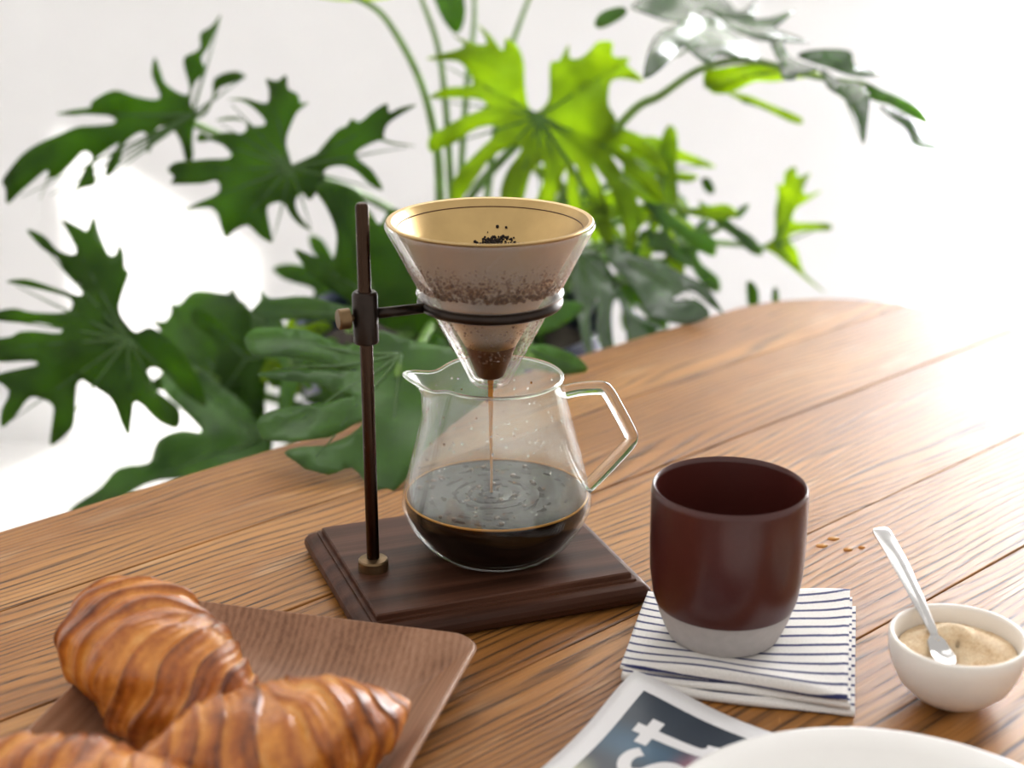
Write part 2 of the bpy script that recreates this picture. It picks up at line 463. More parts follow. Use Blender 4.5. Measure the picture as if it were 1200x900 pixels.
struct(mesh_obj('baseboard_back', *box(WL, 0.80, WB - 0.018, WB, FLOOR, FLOOR + 0.09), M['trim'], smooth=False), 'white baseboard along the wall behind the plant', 'baseboard')
def window(name, axis, a0, a1, z0, z1, c, label):
    w = empty(name, (0, 0, 0)); struct(w, label, 'window')
    def bx(p0, p1, q0, q1, d0, d1):
        return box(p0, p1, c + d0, c + d1, q0, q1) if axis == 'x' else box(c + d0, c + d1, p0, p1, q0, q1)
    fr = 0.045
    parts = [bx(a0, a1, z0, z0 + fr, -0.03, 0.03), bx(a0, a1, z1 - fr, z1, -0.03, 0.03), bx(a0, a0 + fr, z0 + fr, z1 - fr, -0.03, 0.03), bx(a1 - fr, a1, z0 + fr, z1 - fr, -0.03, 0.03)]
    mid = (a0 + a1) / 2
    if a1 - a0 > 1: parts.append(bx(mid - 0.02, mid + 0.02, z0 + fr, z1 - fr, -0.02, 0.02))
    mesh_obj('window_frame', *join(parts), M['trim'], w, smooth=False)
    ends = [(a0 + fr, mid - 0.02), (mid + 0.02, a1 - fr)] if a1 - a0 > 1 else [(a0 + fr, a1 - fr)]
    for p0, p1 in ends: mesh_obj('pane', *bx(p0, p1, z0 + fr, z1 - fr, -0.002, 0.002), M['pane'], w, smooth=False)
    return w
window('window_1', 'x', 0.80, 2.25, -0.60, 1.75, WB + 0.09, 'tall bright window behind the sheer curtain at the right')
window('added_sun_window', 'y', 1.08, 1.84, -0.66, 0.47, WL - 0.05, 'narrow unseen window added in the left side wall to let in the sun patch')  # unseen opening added and sized so the sun throws its patch on the back wall

# sheer curtain on a rod in front of the right window
cur = tag(empty('curtain', (0, 0, 0)), 'sheer white curtain glowing in front of the window at the right edge', 'curtain')
def curtain_panel(x0, x1, seed):
    V, F = [], []; nx, nz = 150, 14
    for j in range(nz + 1):
        z = -0.72 + 2.50 * j / nz
        for i in range(nx + 1):
            s = i / nx
            x = x0 + (x1 - x0) * s
            y = 2.955 + 0.022 * math.sin(s * 2 * PI * 11 + seed + 0.6 * math.sin(3 * s * PI)) * (0.75 + 0.25 * j / nz) + 0.006 * math.sin(s * 37 + seed)
            V.append((x, y, z))
    for j in range(nz):
        for i in range(nx):
            a = j * (nx + 1) + i
            F.append((a, a + 1, a + nx + 2, a + nx + 1))
    o = mesh_obj('curtain_panel', V, F, M['sheer'], cur)
    o.modifiers.new('thickness', 'SOLIDIFY').thickness = 0.0006
curtain_panel(0.745, 1.52, 0.3); curtain_panel(1.50, 2.36, 1.9)
mesh_obj('curtain_rod', *tube([(0.55, 2.955, 1.80), (2.5, 2.955, 1.80)], 0.011, 16), M['steel'], cur)

# ------------------------------------------------------------------ table
TA = math.radians(90 - 46.9)           # planks run along local +x
table = tag(empty('dining_table', (0, 0, FLOOR), TA), 'old oak plank table top with a rounded far corner and worn grain', 'table')
TZ = -FLOOR
U0, U1, V0, V1, TR = -0.45, 1.258, 0.0, 0.895, 0.14
def u_end(v):
    if v > V1 - TR:
        d = v - (V1 - TR); return U1 - TR + math.sqrt(max(0, TR * TR - d * d))
    if v < V0 + TR:
        d = (V0 + TR) - v; return U1 - TR + math.sqrt(max(0, TR * TR - d * d))
    return U1
def plank(v0, v1, tz):
    g = 0.0005
    a, b = v0 + g, v1 - g
    if abs(v1 - V1) < 1e-6: b = V1 - 0.0002
    if abs(v0 - V0) < 1e-6: a = V0 + 0.0002
    vs = [a + (b - a) * (0.5 - 0.5 * math.cos(PI * k / 20)) for k in range(21)]
    out = [(U0, a)] + [(u_end(v), v) for v in vs] + [(U0, b)]
    cx = sum(p[0] for p in out) / len(out); cy = (a + b) / 2
    def ring(ins, z):
        r = []
        for k, (x, y) in enumerate(out):
            p, q = Vector(out[k - 1]), Vector(out[(k + 1) % len(out)])
            t = (q - p).normalized(); n = Vector((-t.y, t.x))
            r.append((x + n.x * ins, y + n.y * ins, z))
        return r
    rings = [ring(0.0, TZ - 0.034), ring(0.0, TZ - 0.0010 + tz), ring(0.0002, TZ - 0.0003 + tz), ring(0.0008, TZ + tz)]
    n = len(out); V = [p for r in rings for p in r]
    F = [(i * n + k, i * n + (k + 1) % n, (i + 1) * n + (k + 1) % n, (i + 1) * n + k) for i in range(3) for k in range(n)]
    F.append(tuple(range(3 * n, 4 * n))); F.append(tuple(range(n - 1, -1, -1)))
    return mesh_obj('plank', V, F, M['oak'], table, smooth=False)
bounds = [0.0, 0.148, 0.298, 0.4375, 0.541, 0.681, 0.792, 0.895]
for k in range(7): plank(bounds[k], bounds[k + 1], -0.0004 * (k % 3 == 1))
for b in ((U0 + 0.1, U1 - 0.17, 0.10, 0.125), (U0 + 0.1, U1 - 0.17, 0.77, 0.795)):
    bevel_box('apron', (b[0], b[1], b[2], b[3], TZ - 0.13, TZ - 0.034), M['oak'], table, 0.003)
for x in (U0 + 0.1, U1 - 0.24):
    for y in (0.09, 0.735): bevel_box('leg', (x, x + 0.07, y, y + 0.07, 0.0, TZ - 0.034), M['oak'], table, 0.004)

# ------------------------------------------------------------------ philodendron
plant = tag(empty('potted_philodendron', (-0.06, 1.52, FLOOR)), 'large split-leaf philodendron with deeply lobed green leaves behind the table', 'plant')
PO = Vector((-0.06, 1.52, FLOOR))
pot_prof = [(0, 0), (0.10, 0), (0.112, 0.004), (0.118, 0.02), (0.150, 0.60), (0.156, 0.655), (0.161, 0.66), (0.161, 0.70), (0.157, 0.704), (0.148, 0.70), (0.145, 0.62), (0, 0.62)]
mesh_obj('pot', *lathe(pot_prof, 48), M['pot'], plant, sharp=50)
sv = []
V, F = lathe([(0, 0.668)] + [(0.145 * k / 8, 0.665 + 0.012 * math.cos(k * 0.9) * (k < 8)) for k in range(1, 9)], 40)
V = [(x, y, z + (random.random() - 0.5) * 0.006) for x, y, z in V]
mesh_obj('soil', V, F, M['soil'], plant)['kind'] = 'stuff'

def pip(x, y, poly):
    c = False; j = len(poly) - 1
    for i in range(len(poly)):
        xi, yi = poly[i]; xj, yj = poly[j]
        if (yi > y) != (yj > y) and x < (xj - xi) * (y - yi) / (yj - yi) + xi: c = not c
        j = i
    return c

def build_leaf(kind, loc, rot, bow, outline, rnd):
    pts = [(a / 1000, b / 1000) for a, b in outline]
    sm = [(p.x, p.y) for p in catmull([(x, y, 0) for x, y in pts], 3, closed=True)]
    xs = [p[0] for p in sm]; ys = [p[1] for p in sm]
    # lobe tips: local maxima of distance from the leaf centre
    D = [math.hypot(*p) for p in pts]; n = len(pts); mx = max(D); tips = []
    for i in range(n):
        w = [D[(i + k) % n] for k in (-3, -2, -1, 1, 2, 3)]
        if D[i] >= max(w) and D[i] > 0.35 * mx: tips.append(pts[i])
    step = 0.008
    inner = []
    x = min(xs)
    while x < max(xs):
        y = min(ys)
        while y < max(ys):
            q = (x + rnd.uniform(-.25, .25) * step, y + rnd.uniform(-.25, .25) * step)
            if pip(q[0], q[1], sm) and min((q[0] - a) ** 2 + (q[1] - b) ** 2 for a, b in sm) > (0.35 * step) ** 2: inner.append(q)
            y += step
        x += step
    allp = [Vector(p) for p in sm] + [Vector(p) for p in inner]
    edges = [(i, (i + 1) % len(sm)) for i in range(len(sm))]
    vo, eo, fo, _, _, _ = delaunay_2d_cdt(allp, edges, [list(range(len(sm)))], 1, 1e-6)
    p1, p2 = rnd.uniform(0, 6), rnd.uniform(0, 6)
    def height(x, y):
        r2 = x * x + y * y
        h = -bow * r2 + 0.0035 * math.sin(x * 70 + p1) * math.sin(y * 62 + p2) * min(1, r2 / 0.002)
        best = 1.0
        for a, b in tips:
            L2 = a * a + b * b; t = max(0, min(1, (x * a + y * b) / L2))
            d2 = (x - a * t) ** 2 + (y - b * t) ** 2
            best = min(best, math.sqrt(d2) / (0.016 * (1.15 - t * 0.6)))
        h += (0.0075 if kind == 'bright' else 0.0042) * (min(1, best) - 1) * min(1, math.sqrt(r2) / 0.02)
        return h
    V = [(v.x, v.y, height(v.x, v.y)) for v in vo]
    o = mesh_obj('leaf', V, [tuple(f) for f in fo], M['leaf_' + kind], plant)
    m = o.modifiers.new('thickness', 'SOLIDIFY'); m.thickness = 0.0007; m.offset = 0
    o.location = Vector(loc) - PO; o.rotation_euler = rot
    parts = []
    for a, b in tips:
        path = []
        for k in range(7):
            t = k / 6 * 0.93; path.append((a * t, b * t, height(a * t, b * t) + 0.0004))
        L = math.hypot(a, b)
        parts.append(tube(path, [(0.0018 if L > 0.06 else 0.0011) * (1 - 0.8 * k / 6) for k in range(7)], 6))
    if parts and mx > 0.035:
        mesh_obj('leaf_vein', *join(parts), M['vein_bright' if kind == 'bright' else 'vein'], o)
    return o
LEAVES = [
 ('dark', (-0.304, 1.5, 0.168), (1.274, 0.062, 0.4), 0.4,
  [(-175,-57),(-165,-43),(-154,-32),(-141,-24),(-124,-17),(-106,-10),(-91,-9),(-74,-7),(-71,-2),(-82,2),(-97,2),(-110,1),(-124,3),(-109,6),(-94,8),(-91,14),(-71,24),(-54,19),(-37,15),(-29,17),(-31,26),(-35,39),(-31,55),(-26,41),(-23,30),(-11,21),(-2,20),(0,28),(-3,42),(-3,55),(9,61),(13,66),(14,78),(26,86),(37,98),(27,76),(20,64),(13,54),(17,42),(7,33),(2,23),(0,10),(6,1),(17,10),(22,19),(24,35),(44,42),(56,38),(45,32),(30,27),(24,18),(14,1),(3,-5),(-1,-26),(-1,-39),(-7,-47),(-11,-30),(-16,-16),(-25,-10),(-34,-13),(-40,-32),(-44,-33),(-41,-20),(-48,-15),(-59,-21),(-66,-29),(-68,-38),(-72,-47),(-81,-57),(-83,-50),(-78,-38),(-69,-25),(-84,-34),(-93,-44),(-92,-62),(-106,-66),(-113,-71),(-107,-59),(-100,-46),(-94,-38),(-101,-32),(-112,-42),(-126,-55),(-135,-58),(-144,-77),(-138,-63),(-135,-49),(-149,-59),(-161,-69),(-172,-78),(-173,-65)]),
 ('dark', (-0.201, 1.42, 0.134), (1.289, -0.039, 0.006), 0.5,
  [(-102,-34),(-86,-27),(-71,-22),(-66,-16),(-69,-9),(-81,-11),(-94,-11),(-111,-10),(-108,-4),(-114,3),(-106,9),(-89,10),(-74,11),(-59,11),(-55,15),(-64,25),(-71,28),(-84,27),(-85,33),(-80,35),(-73,31),(-59,35),(-45,33),(-39,37),(-41,43),(-48,45),(-68,46),(-48,48),(-36,40),(-24,39),(-22,44),(-33,56),(-43,62),(-56,64),(-39,64),(-26,60),(-19,61),(-18,72),(-20,82),(-10,79),(-1,84),(0,72),(9,66),(11,58),(19,58),(8,50),(2,39),(-3,27),(-3,12),(0,2),(10,3),(21,10),(33,23),(44,33),(52,36),(57,42),(64,39),(77,49),(89,55),(91,47),(101,51),(116,53),(100,44),(89,36),(86,27),(89,21),(114,16),(91,18),(80,21),(60,12),(62,5),(74,-6),(82,-23),(70,-17),(59,-6),(47,0),(34,-1),(29,-7),(31,-15),(22,-24),(15,-30),(8,-23),(2,-32),(6,-45),(16,-58),(5,-52),(-3,-43),(-10,-31),(-22,-33),(-24,-39),(-22,-56),(-21,-67),(-32,-61),(-40,-52),(-46,-51),(-55,-55),(-64,-61),(-67,-50),(-69,-39),(-76,-33),(-89,-33)]),
 ('dark', (-0.339, 1.33, -0.001), (1.145, 0.103, 0.472), 0.5,
  [(-77,102),(-64,95),(-55,83),(-46,78),(-38,79),(-39,90),(-48,109),(-32,100),(-27,99),(-20,112),(-17,98),(-14,87),(-10,76),(-4,77),(0,86),(3,78),(2,64),(5,58),(-2,41),(-5,26),(1,13),(8,6),(21,10),(38,-4),(57,-28),(68,-62),(49,-51),(35,-35),(22,-26),(15,-31),(20,-44),(33,-55),(42,-66),(39,-81),(22,-75),(3,-56),(-1,-68),(-4,-85),(-11,-75),(-17,-57),(-24,-47),(-38,-36),(-42,-34),(-47,-40),(-51,-70),(-61,-82),(-72,-88),(-70,-69),(-69,-54),(-82,-47),(-90,-49),(-100,-62),(-111,-70),(-111,-56),(-104,-40),(-116,-27),(-97,-22),(-80,-19),(-84,-15),(-115,-14),(-120,-2),(-115,5),(-99,7),(-91,11),(-78,11),(-59,8),(-57,12),(-72,18),(-89,19),(-112,22),(-119,26),(-112,29),(-95,31),(-79,27),(-52,26),(-45,33),(-49,40),(-68,46),(-80,49),(-99,55),(-84,56),(-65,50),(-51,45),(-37,41),(-36,50),(-47,62),(-55,76),(-67,85)]),
 ('dark', (-0.259, 1.45, -0.12), (0.901, -0.222, -0.094), 1.2,
  [(-113,142),(-97,135),(-91,144),(-93,159),(-80,153),(-66,163),(-49,161),(-23,150),(-22,161),(-6,134),(10,117),(33,97),(31,66),(19,26),(16,-21),(-5,-37),(-21,-14),(-44,2),(-67,34),(-84,52),(-95,82),(-107,100),(-113,115),(-100,123)]),
 ('mid', (-0.236, 1.38, -0.116), (0.689, 0.135, 0.28), 1.2,
  [(-171,-59),(-163,-50),(-143,-38),(-128,-23),(-102,-19),(-97,-7),(-91,6),(-72,12),(-54,8),(-64,27),(-82,48),(-89,70),(-83,96),(-65,94),(-39,69),(-18,45),(2,17),(12,-1),(2,-32),(-17,-56),(-43,-57),(-63,-41),(-83,-38),(-103,-40),(-129,-53),(-151,-60)]),
 ('dark', (-0.328, 1.36, -0.174), (0.646, 0.0, 0.237), 1.2,
  [(-52,6),(-36,10),(-18,11),(9,13),(24,-1),(-8,-10),(-34,-7),(-52,-2)]),
 ('dark', (-0.12, 1.34, 0.033), (1.381, 0.033, 0.261), 0.9,
  [(-49,97),(-38,104),(-13,95),(-2,77),(6,65),(18,79),(35,69),(62,45),(75,7),(67,-23),(32,-32),(5,-24),(-21,-3),(-38,8),(-57,25),(-69,45),(-53,39),(-39,32),(-34,44),(-33,61),(-40,81)]),
 ('mid', (-0.126, 1.24, 0.049), (0.853, 0.116, 0.232), 1.2,
  [(-85,3),(-78,13),(-77,22),(-70,14),(-42,14),(-12,8),(10,1),(-3,-7),(-27,-5),(-58,-5),(-73,-5)]),
 ('mid', (-0.081, 1.09, 0.063), (0.522, 0.0, 0.074), 0.12,
  [(4,16),(-18,25),(-39,14),(-69,27),(-100,32),(-114,26),(-107,6),(-86,0),(-52,-4),(-31,-12),(-85,-10),(-103,-11),(-89,-20),(-64,-24),(-43,-32),(-35,-40),(-64,-41),(-88,-46),(-101,-58),(-96,-72),(-75,-78),(-51,-72),(-27,-61),(-35,-72),(-63,-82),(-81,-89),(-67,-100),(-51,-106),(-35,-99),(-23,-117),(-13,-124),(1,-114),(14,-92),(35,-66),(61,-45),(75,-12),(59,11),(33,6)]),
 ('bright', (0.026, 1.5, 0.168), (1.057, 0.043, 0.059), 1.0,
  [(-10,10),(-14,29),(-15,55),(-21,72),(-32,80),(-35,67),(-46,81),(-59,94),(-50,74),(-65,73),(-83,83),(-72,70),(-86,64),(-108,63),(-89,57),(-75,53),(-63,38),(-67,30),(-89,28),(-105,20),(-86,20),(-61,18),(-50,10),(-75,-3),(-91,-13),(-104,-22),(-102,-33),(-82,-27),(-58,-12),(-37,-11),(-53,-31),(-74,-54),(-82,-69),(-79,-85),(-60,-62),(-45,-40),(-26,-29),(-16,-32),(-31,-56),(-36,-81),(-25,-92),(-15,-83),(-7,-55),(4,-44),(4,-66),(-6,-89),(2,-99),(14,-82),(22,-60),(27,-51),(28,-76),(35,-96),(41,-93),(38,-65),(34,-43),(45,-65),(54,-98),(63,-117),(74,-117),(69,-92),(58,-59),(51,-42),(69,-67),(80,-94),(89,-129),(97,-108),(99,-85),(85,-55),(70,-33),(93,-52),(110,-68),(124,-76),(115,-55),(94,-35),(80,-24),(107,-37),(127,-49),(118,-31),(102,-15),(80,-7),(72,4),(66,15),(69,38),(80,43),(102,42),(86,57),(89,68),(72,67),(72,81),(58,81),(50,72),(39,61),(29,60),(28,74),(19,56),(10,52),(10,22),(6,12),(-2,4)]),
 ('gloss', (0.163, 1.42, 0.246), (0.307, 0.25, -0.036), 0.3,
  [(-43,-83),(-42,-41),(-34,3),(-15,33),(-6,63),(8,79),(23,67),(38,48),(50,28),(60,7),(41,-10),(21,-16),(15,-32),(4,-33),(-11,-9),(-21,-48),(-34,-77)]),
 ('gloss', (0.197, 1.55, 0.258), (0.316, -0.0, -0.126), 0.3,
  [(-84,13),(-67,50),(-47,74),(-6,75),(19,8),(37,31),(38,-5),(75,5),(51,-33),(89,-42),(60,-57),(37,-61),(13,-34),(-11,8),(-31,-22),(-62,-1)]),
 ('bright', (0.241, 1.5, 0.208), (2.218, -0.0, -0.159), 0.6,
  [(-60,-5),(-44,4),(-12,11),(11,4),(50,-7),(12,-13),(-11,-15),(-35,-30),(-57,-34)]),
 ('bright', (0.227, 1.56, 0.172), (1.938, -0.0, -0.144), 0.6,
  [(-15,8),(6,5),(25,-5),(58,-18),(55,-28),(26,-15),(1,-2)]),
 ('gloss', (0.243, 1.42, 0.227), (0.331, -0.248, -0.254), 0.3,
  [(-17,63),(-6,58),(2,21),(13,0),(31,-27),(13,-25),(8,-33),(-2,-25),(-6,6)]),
 ('gloss', (0.296, 1.43, 0.207), (0.451, -0.397, -0.389), 0.3,
  [(-22,43),(-1,8),(14,-3),(25,-25),(28,-51),(20,-93),(15,-58),(3,-21),(-13,4)]),
 ('gloss', (0.301, 1.48, 0.219), (0.74, -0.0, -0.2), 0.6,
  [(-37,12),(-18,17),(11,16),(17,1),(41,-4),(38,-11),(24,-15),(4,-9),(-17,1)]),
 ('mid', (0.344, 1.45, 0.192), (0.816, -0.12, -0.359), 0.6,
  [(-23,20),(-7,10),(17,-3),(31,-15),(37,-29),(20,-18),(0,-6),(-18,2)]),
 ('gloss', (0.365, 1.45, 0.172), (0.629, -0.142, -0.349), 0.6,
  [(-30,27),(-6,10),(4,-7),(15,-23),(29,-35),(16,-38),(5,-31),(-2,-11),(-17,7)]),
 ('mid', (0.091, 1.5, 0.258), (1.114, -0.0, -0.061), 0.6,
  [(-14,-5),(-8,6),(10,12),(16,8),(10,0),(-7,-9)]),
 ('bright', (0.275, 1.6, 0.015), (1.175, 0.14, 0.15), 0.8,
  [(-15,-2),(-1,10),(-2,37),(0,55),(-2,66),(5,66),(6,79),(17,87),(21,76),(39,85),(31,69),(33,59),(49,65),(32,51),(23,43),(20,29),(39,29),(61,31),(59,23),(36,21),(16,13),(24,-2),(36,-24),(61,-42),(30,-26),(1,-9)]),
 ('bright', (0.121, 1.53, 0.109), (1.001, 0.302, 0.356), 0.8,
  [(-12,15),(10,40),(40,41),(57,36),(104,37),(84,29),(54,26),(41,16),(72,13),(61,3),(21,2),(12,-6),(41,-7),(69,-17),(58,-28),(28,-25),(9,-25),(-11,-12)]),
 ('mid', (0.131, 1.48, 0.061), (1.078, 0.083, 0.065), 0.8,
  [(-5,29),(8,26),(22,16),(44,4),(65,-3),(67,-19),(56,-17),(39,-7),(18,4),(31,-15),(45,-31),(31,-29),(14,-19),(-2,-17),(-8,-1),(14,1),(2,17)]),
 ('mid', (0.205, 1.55, 0.057), (0.827, 0.119, -0.004), 0.8,
  [(-19,17),(-5,11),(20,-5),(41,-17),(50,-31),(38,-32),(18,-17),(-6,-2)]),
 ('dark', (0.232, 1.58, 0.059), (1.179, 0.067, 0.015), 0.8,
  [(-4,-8),(0,1),(10,6),(7,-2),(0,-10)]),
 ('dark', (0.199, 1.58, 0.085), (1.194, 0.065, 0.037), 0.8,
  [(-7,4),(0,6),(7,-4),(5,-10),(-3,-7)]),
 ('gloss', (0.108, 1.44, 0.042), (0.633, -0.213, -0.229), 0.8,
  [(-19,27),(7,7),(32,-8),(53,-25),(74,-43),(88,-69),(77,-60),(58,-43),(42,-51),(64,-54),(76,-70),(53,-80),(21,-67),(13,-45),(-1,-22),(-18,2)]),
 ('gloss', (0.065, 1.47, 0.038), (0.655, -0.069, -0.098), 0.5,
  [(-7,7),(11,8),(25,-8),(38,-36),(49,-63),(70,-77),(85,-91),(48,-105),(43,-76),(35,-49),(30,-75),(33,-114),(17,-94),(17,-48),(9,-74),(14,-119),(4,-100),(-2,-61),(-9,-20)]),
 ('mid', (0.019, 1.32, 0.039), (1.115, -0.0, -0.014), 0.8,
  [(-4,2),(11,-2),(31,-1),(44,-7),(31,-20),(11,-30),(1,-30)]),
 ('mid', (0.014, 1.2, 0.031), (0.908, -0.0, -0.011), 0.8,
  [(-14,-2),(0,4),(14,5),(32,-2),(44,-11),(45,-17),(29,-20),(9,-17),(-7,-14)]),
 ('dark', (0.236, 1.5, -0.013), (1.293, -0.0, -0.156), 0.5,
  [(-5,15),(1,16),(7,7),(7,-8),(-2,-9)]),
 ('dark', (0.264, 1.52, -0.019), (1.294, -0.0, -0.172), 0.5,
  [(-4,8),(0,11),(3,3),(3,-8),(-3,-9)]),
 ('mid', (-0.036, 1.62, -0.029), (1.045, 0.088, 0.173), 0.8,
  [(18,40),(45,65),(65,74),(57,51),(30,19),(59,24),(76,21),(60,9),(25,-1),(44,-10),(53,-19),(39,-20),(35,-27),(53,-59),(56,-82),(36,-69),(8,-27),(6,-50),(0,-63),(-6,-49),(-9,-31),(-26,-51),(-39,-59),(-36,-42),(-35,-29),(-69,-40),(-91,-39),(-74,-22),(-23,-3),(-42,3),(-51,10),(-38,13),(-33,18),(-51,43),(-57,61),(-38,53)]),
 ('dark', (-0.181, 1.62, -0.029), (1.133, -0.075, -0.046), 0.8,
  [(20,1),(35,-6),(42,-14),(31,-16),(23,-19),(32,-42),(32,-58),(17,-48),(4,-33),(-6,-59),(-19,-71),(-24,-53),(-11,-15),(-25,-20),(-36,-20),(-30,-11),(-34,-4),(-61,6),(-75,20),(-55,24),(-23,17),(-33,39),(-34,54),(-19,46),(-4,20),(2,37),(10,45),(13,33)]),
 ('dark', (0.017, 1.55, -0.037), (0.85, 0.058, 0.054), 0.8,
  [(13,-16),(16,-33),(14,-45),(5,-36),(-2,-33),(-16,-57),(-29,-67),(-30,-48),(-25,-25),(-51,-33),(-69,-30),(-56,-14),(-19,0),(-32,8),(-38,17),(-27,19),(-24,27),(-32,59),(-29,80),(-13,66),(0,31),(12,54),(24,64),(26,46),(15,17),(32,23),(44,22),(36,11)]),
 ('mid', (-0.03, 1.3, -0.049), (0.791, 0.061, 0.085), 0.8,
  [(7,-36),(-2,-66),(-14,-81),(-20,-61),(-15,-26),(-36,-39),(-51,-41),(-44,-25),(-20,-6),(-37,-1),(-45,6),(-34,11),(-32,20),(-47,50),(-50,72),(-30,62),(-6,24),(-1,45),(7,56),(12,43),(13,25),(31,38),(45,40),(39,25),(35,12),(65,6),(80,-7),(60,-16)]),
 ('dark', (-0.315, 1.58, -0.111), (1.166, 0.034, 0.277), 0.8,
  [(14,9),(27,10),(36,7),(28,1),(30,-6),(50,-23),(57,-38),(39,-36),(13,-19),(15,-39),(10,-51),(2,-40),(-3,-19),(-13,-31),(-22,-36),(-21,-25),(-26,-19),(-52,-22),(-68,-17),(-55,-5),(-18,3),(-30,12),(-35,21),(-25,21),(-14,19),(-17,38),(-13,51),(-4,41)]),
 ('bright', (-0.213, 1.52, -0.1), (1.158, 0.035, 0.219), 0.8,
  [(15,10),(29,11),(38,8),(30,2),(13,-2),(21,-9),(25,-16),(17,-15),(13,-19),(15,-39),(12,-51),(3,-41),(-2,-14),(-9,-23),(-16,-27),(-16,-19),(-13,-10),(-26,-12),(-35,-9),(-28,-3),(-22,3),(-37,14),(-43,25),(-30,24),(-7,9),(-9,19),(-7,26),(-3,21)]),
 ('dark', (0.127, 1.62, -0.029), (0.867, 0.057, -0.012), 0.8,
  [(15,5),(27,2),(34,-4),(26,-7),(25,-15),(38,-37),(39,-53),(24,-47),(6,-24),(2,-44),(-5,-55),(-10,-42),(-8,-17),(-20,-26),(-30,-28),(-26,-18),(-29,-11),(-54,-7),(-68,3),(-52,12),(-16,8),(-25,22),(-27,33),(-17,29),(-7,22),(-4,42),(2,53),(8,41)]),
 ('bright', (0.083, 1.68, 0.041), (0.914, 0.053, 0.02), 0.8,
  [(14,15),(29,22),(39,22),(32,13),(36,7),(65,0),(81,-11),(61,-17),(23,-11),(36,-28),(41,-40),(28,-36),(12,-22),(14,-42),(11,-55),(4,-44),(-3,-41),(-17,-70),(-31,-84),(-31,-62),(-13,-18),(-28,-27),(-38,-29),(-32,-19),(-28,-10),(-51,-8),(-64,-1),(-50,6),(-33,11),(-55,30),(-63,47),(-45,43),(-11,16),(-15,32),(-15,43),(-8,35)]),
 ('bright', (0.145, 1.5, 0.081), (0.931, 0.332, 0.317), 0.5,
  [(22,11),(74,25),(93,20),(71,7),(11,-1),(34,-10),(39,-18),(27,-18),(12,-13),(29,-50),(27,-69),(13,-57),(1,-19),(-9,-63),(-21,-78),(-23,-61),(-7,-12),(-26,-35),(-37,-40),(-32,-28),(-21,-14),(-70,-34),(-89,-32),(-71,-17),(-16,-1),(-48,6),(-57,16),(-41,18),(-10,8),(-26,31),(-27,44),(-16,38),(-4,22),(0,76),(12,97),(19,76)]),
 ('mid', (0.173, 1.56, 0.024), (0.831, 0.241, 0.145), 0.5,
  [(17,-5),(39,-26),(42,-41),(27,-39),(4,-9),(4,-28),(-1,-36),(-5,-28),(-6,-17),(-25,-42),(-38,-47),(-34,-32),(-15,-10),(-44,-16),(-55,-11),(-43,-1),(-9,2),(-21,12),(-24,20),(-15,19),(-8,17),(-9,51),(-2,67),(6,54),(5,15),(20,38),(32,44),(28,30)]),
 ('mid', (-0.193, 1.33, -0.023), (0.998, -0.095, -0.002), 0.5,
  [(-12,0),(-28,7),(-33,14),(-24,15),(-15,15),(-26,40),(-24,55),(-12,45),(-1,11),(5,26),(10,31),(12,22),(10,11),(28,20),(39,18),(32,9),(19,1),(42,-8),(50,-19),(37,-21),(8,-7),(14,-19),(13,-26),(7,-22),(2,-19),(-5,-42),(-14,-50),(-17,-37)]),
 ('bright', (-0.217, 1.42, -0.028), (1.014, -0.093, 0.004), 0.5,
  [(-7,11),(-10,27),(-7,36),(-1,28),(2,10),(9,21),(15,24),(15,17),(14,10),(36,14),(47,10),(38,1),(10,-2),(21,-9),(24,-16),(17,-15),(7,-10),(11,-27),(9,-35),(3,-28),(-2,-16),(-13,-35),(-22,-40),(-22,-28),(-7,-5),(-18,-8),(-23,-6),(-19,-2)]),
 ('dark', (-0.258, 1.46, -0.062), (1.175, -0.068, 0.014), 0.5,
  [(-28,12),(-50,36),(-54,54),(-35,48),(-9,21),(-8,45),(-2,57),(6,44),(7,17),(21,31),(31,34),(28,22),(29,13),(62,13),(79,3),(61,-7),(17,-6),(31,-20),(34,-31),(23,-28),(10,-21),(11,-45),(5,-57),(-3,-45),(-9,-29),(-31,-51),(-48,-57),(-44,-38)]),
 ('dark', (-0.149, 1.3, -0.049), (0.967, -0.05, 0.043), 0.5,
  [(-14,-3),(-26,0),(-32,6),(-24,8),(-18,12),(-27,28),(-29,40),(-18,34),(-6,25),(-1,45),(7,56),(12,42),(7,12),(16,18),(23,19),(20,11),(24,7),(44,2),(55,-7),(42,-12),(18,-10),(27,-25),(29,-36),(18,-32),(5,-15),(2,-27),(-2,-34),(-6,-26)]),
 ('bright', (-0.143, 1.6, 0.275), (2.004, -0.0, 0.089), 0.8,
  [(-42,8),(17,26),(76,7),(34,-6),(0,-13),(-51,-11),(-84,-1)]),
 ('mid', (-0.063, 1.6, 0.273), (1.479, 0.0, 0.039), 0.8,
  [(-17,16),(5,24),(17,-16),(8,-41),(-9,-20)]),
]

rl = random.Random(3)
for kind, loc, rot, bow, outline in LEAVES: build_leaf(kind, loc, rot, bow, outline, rl)

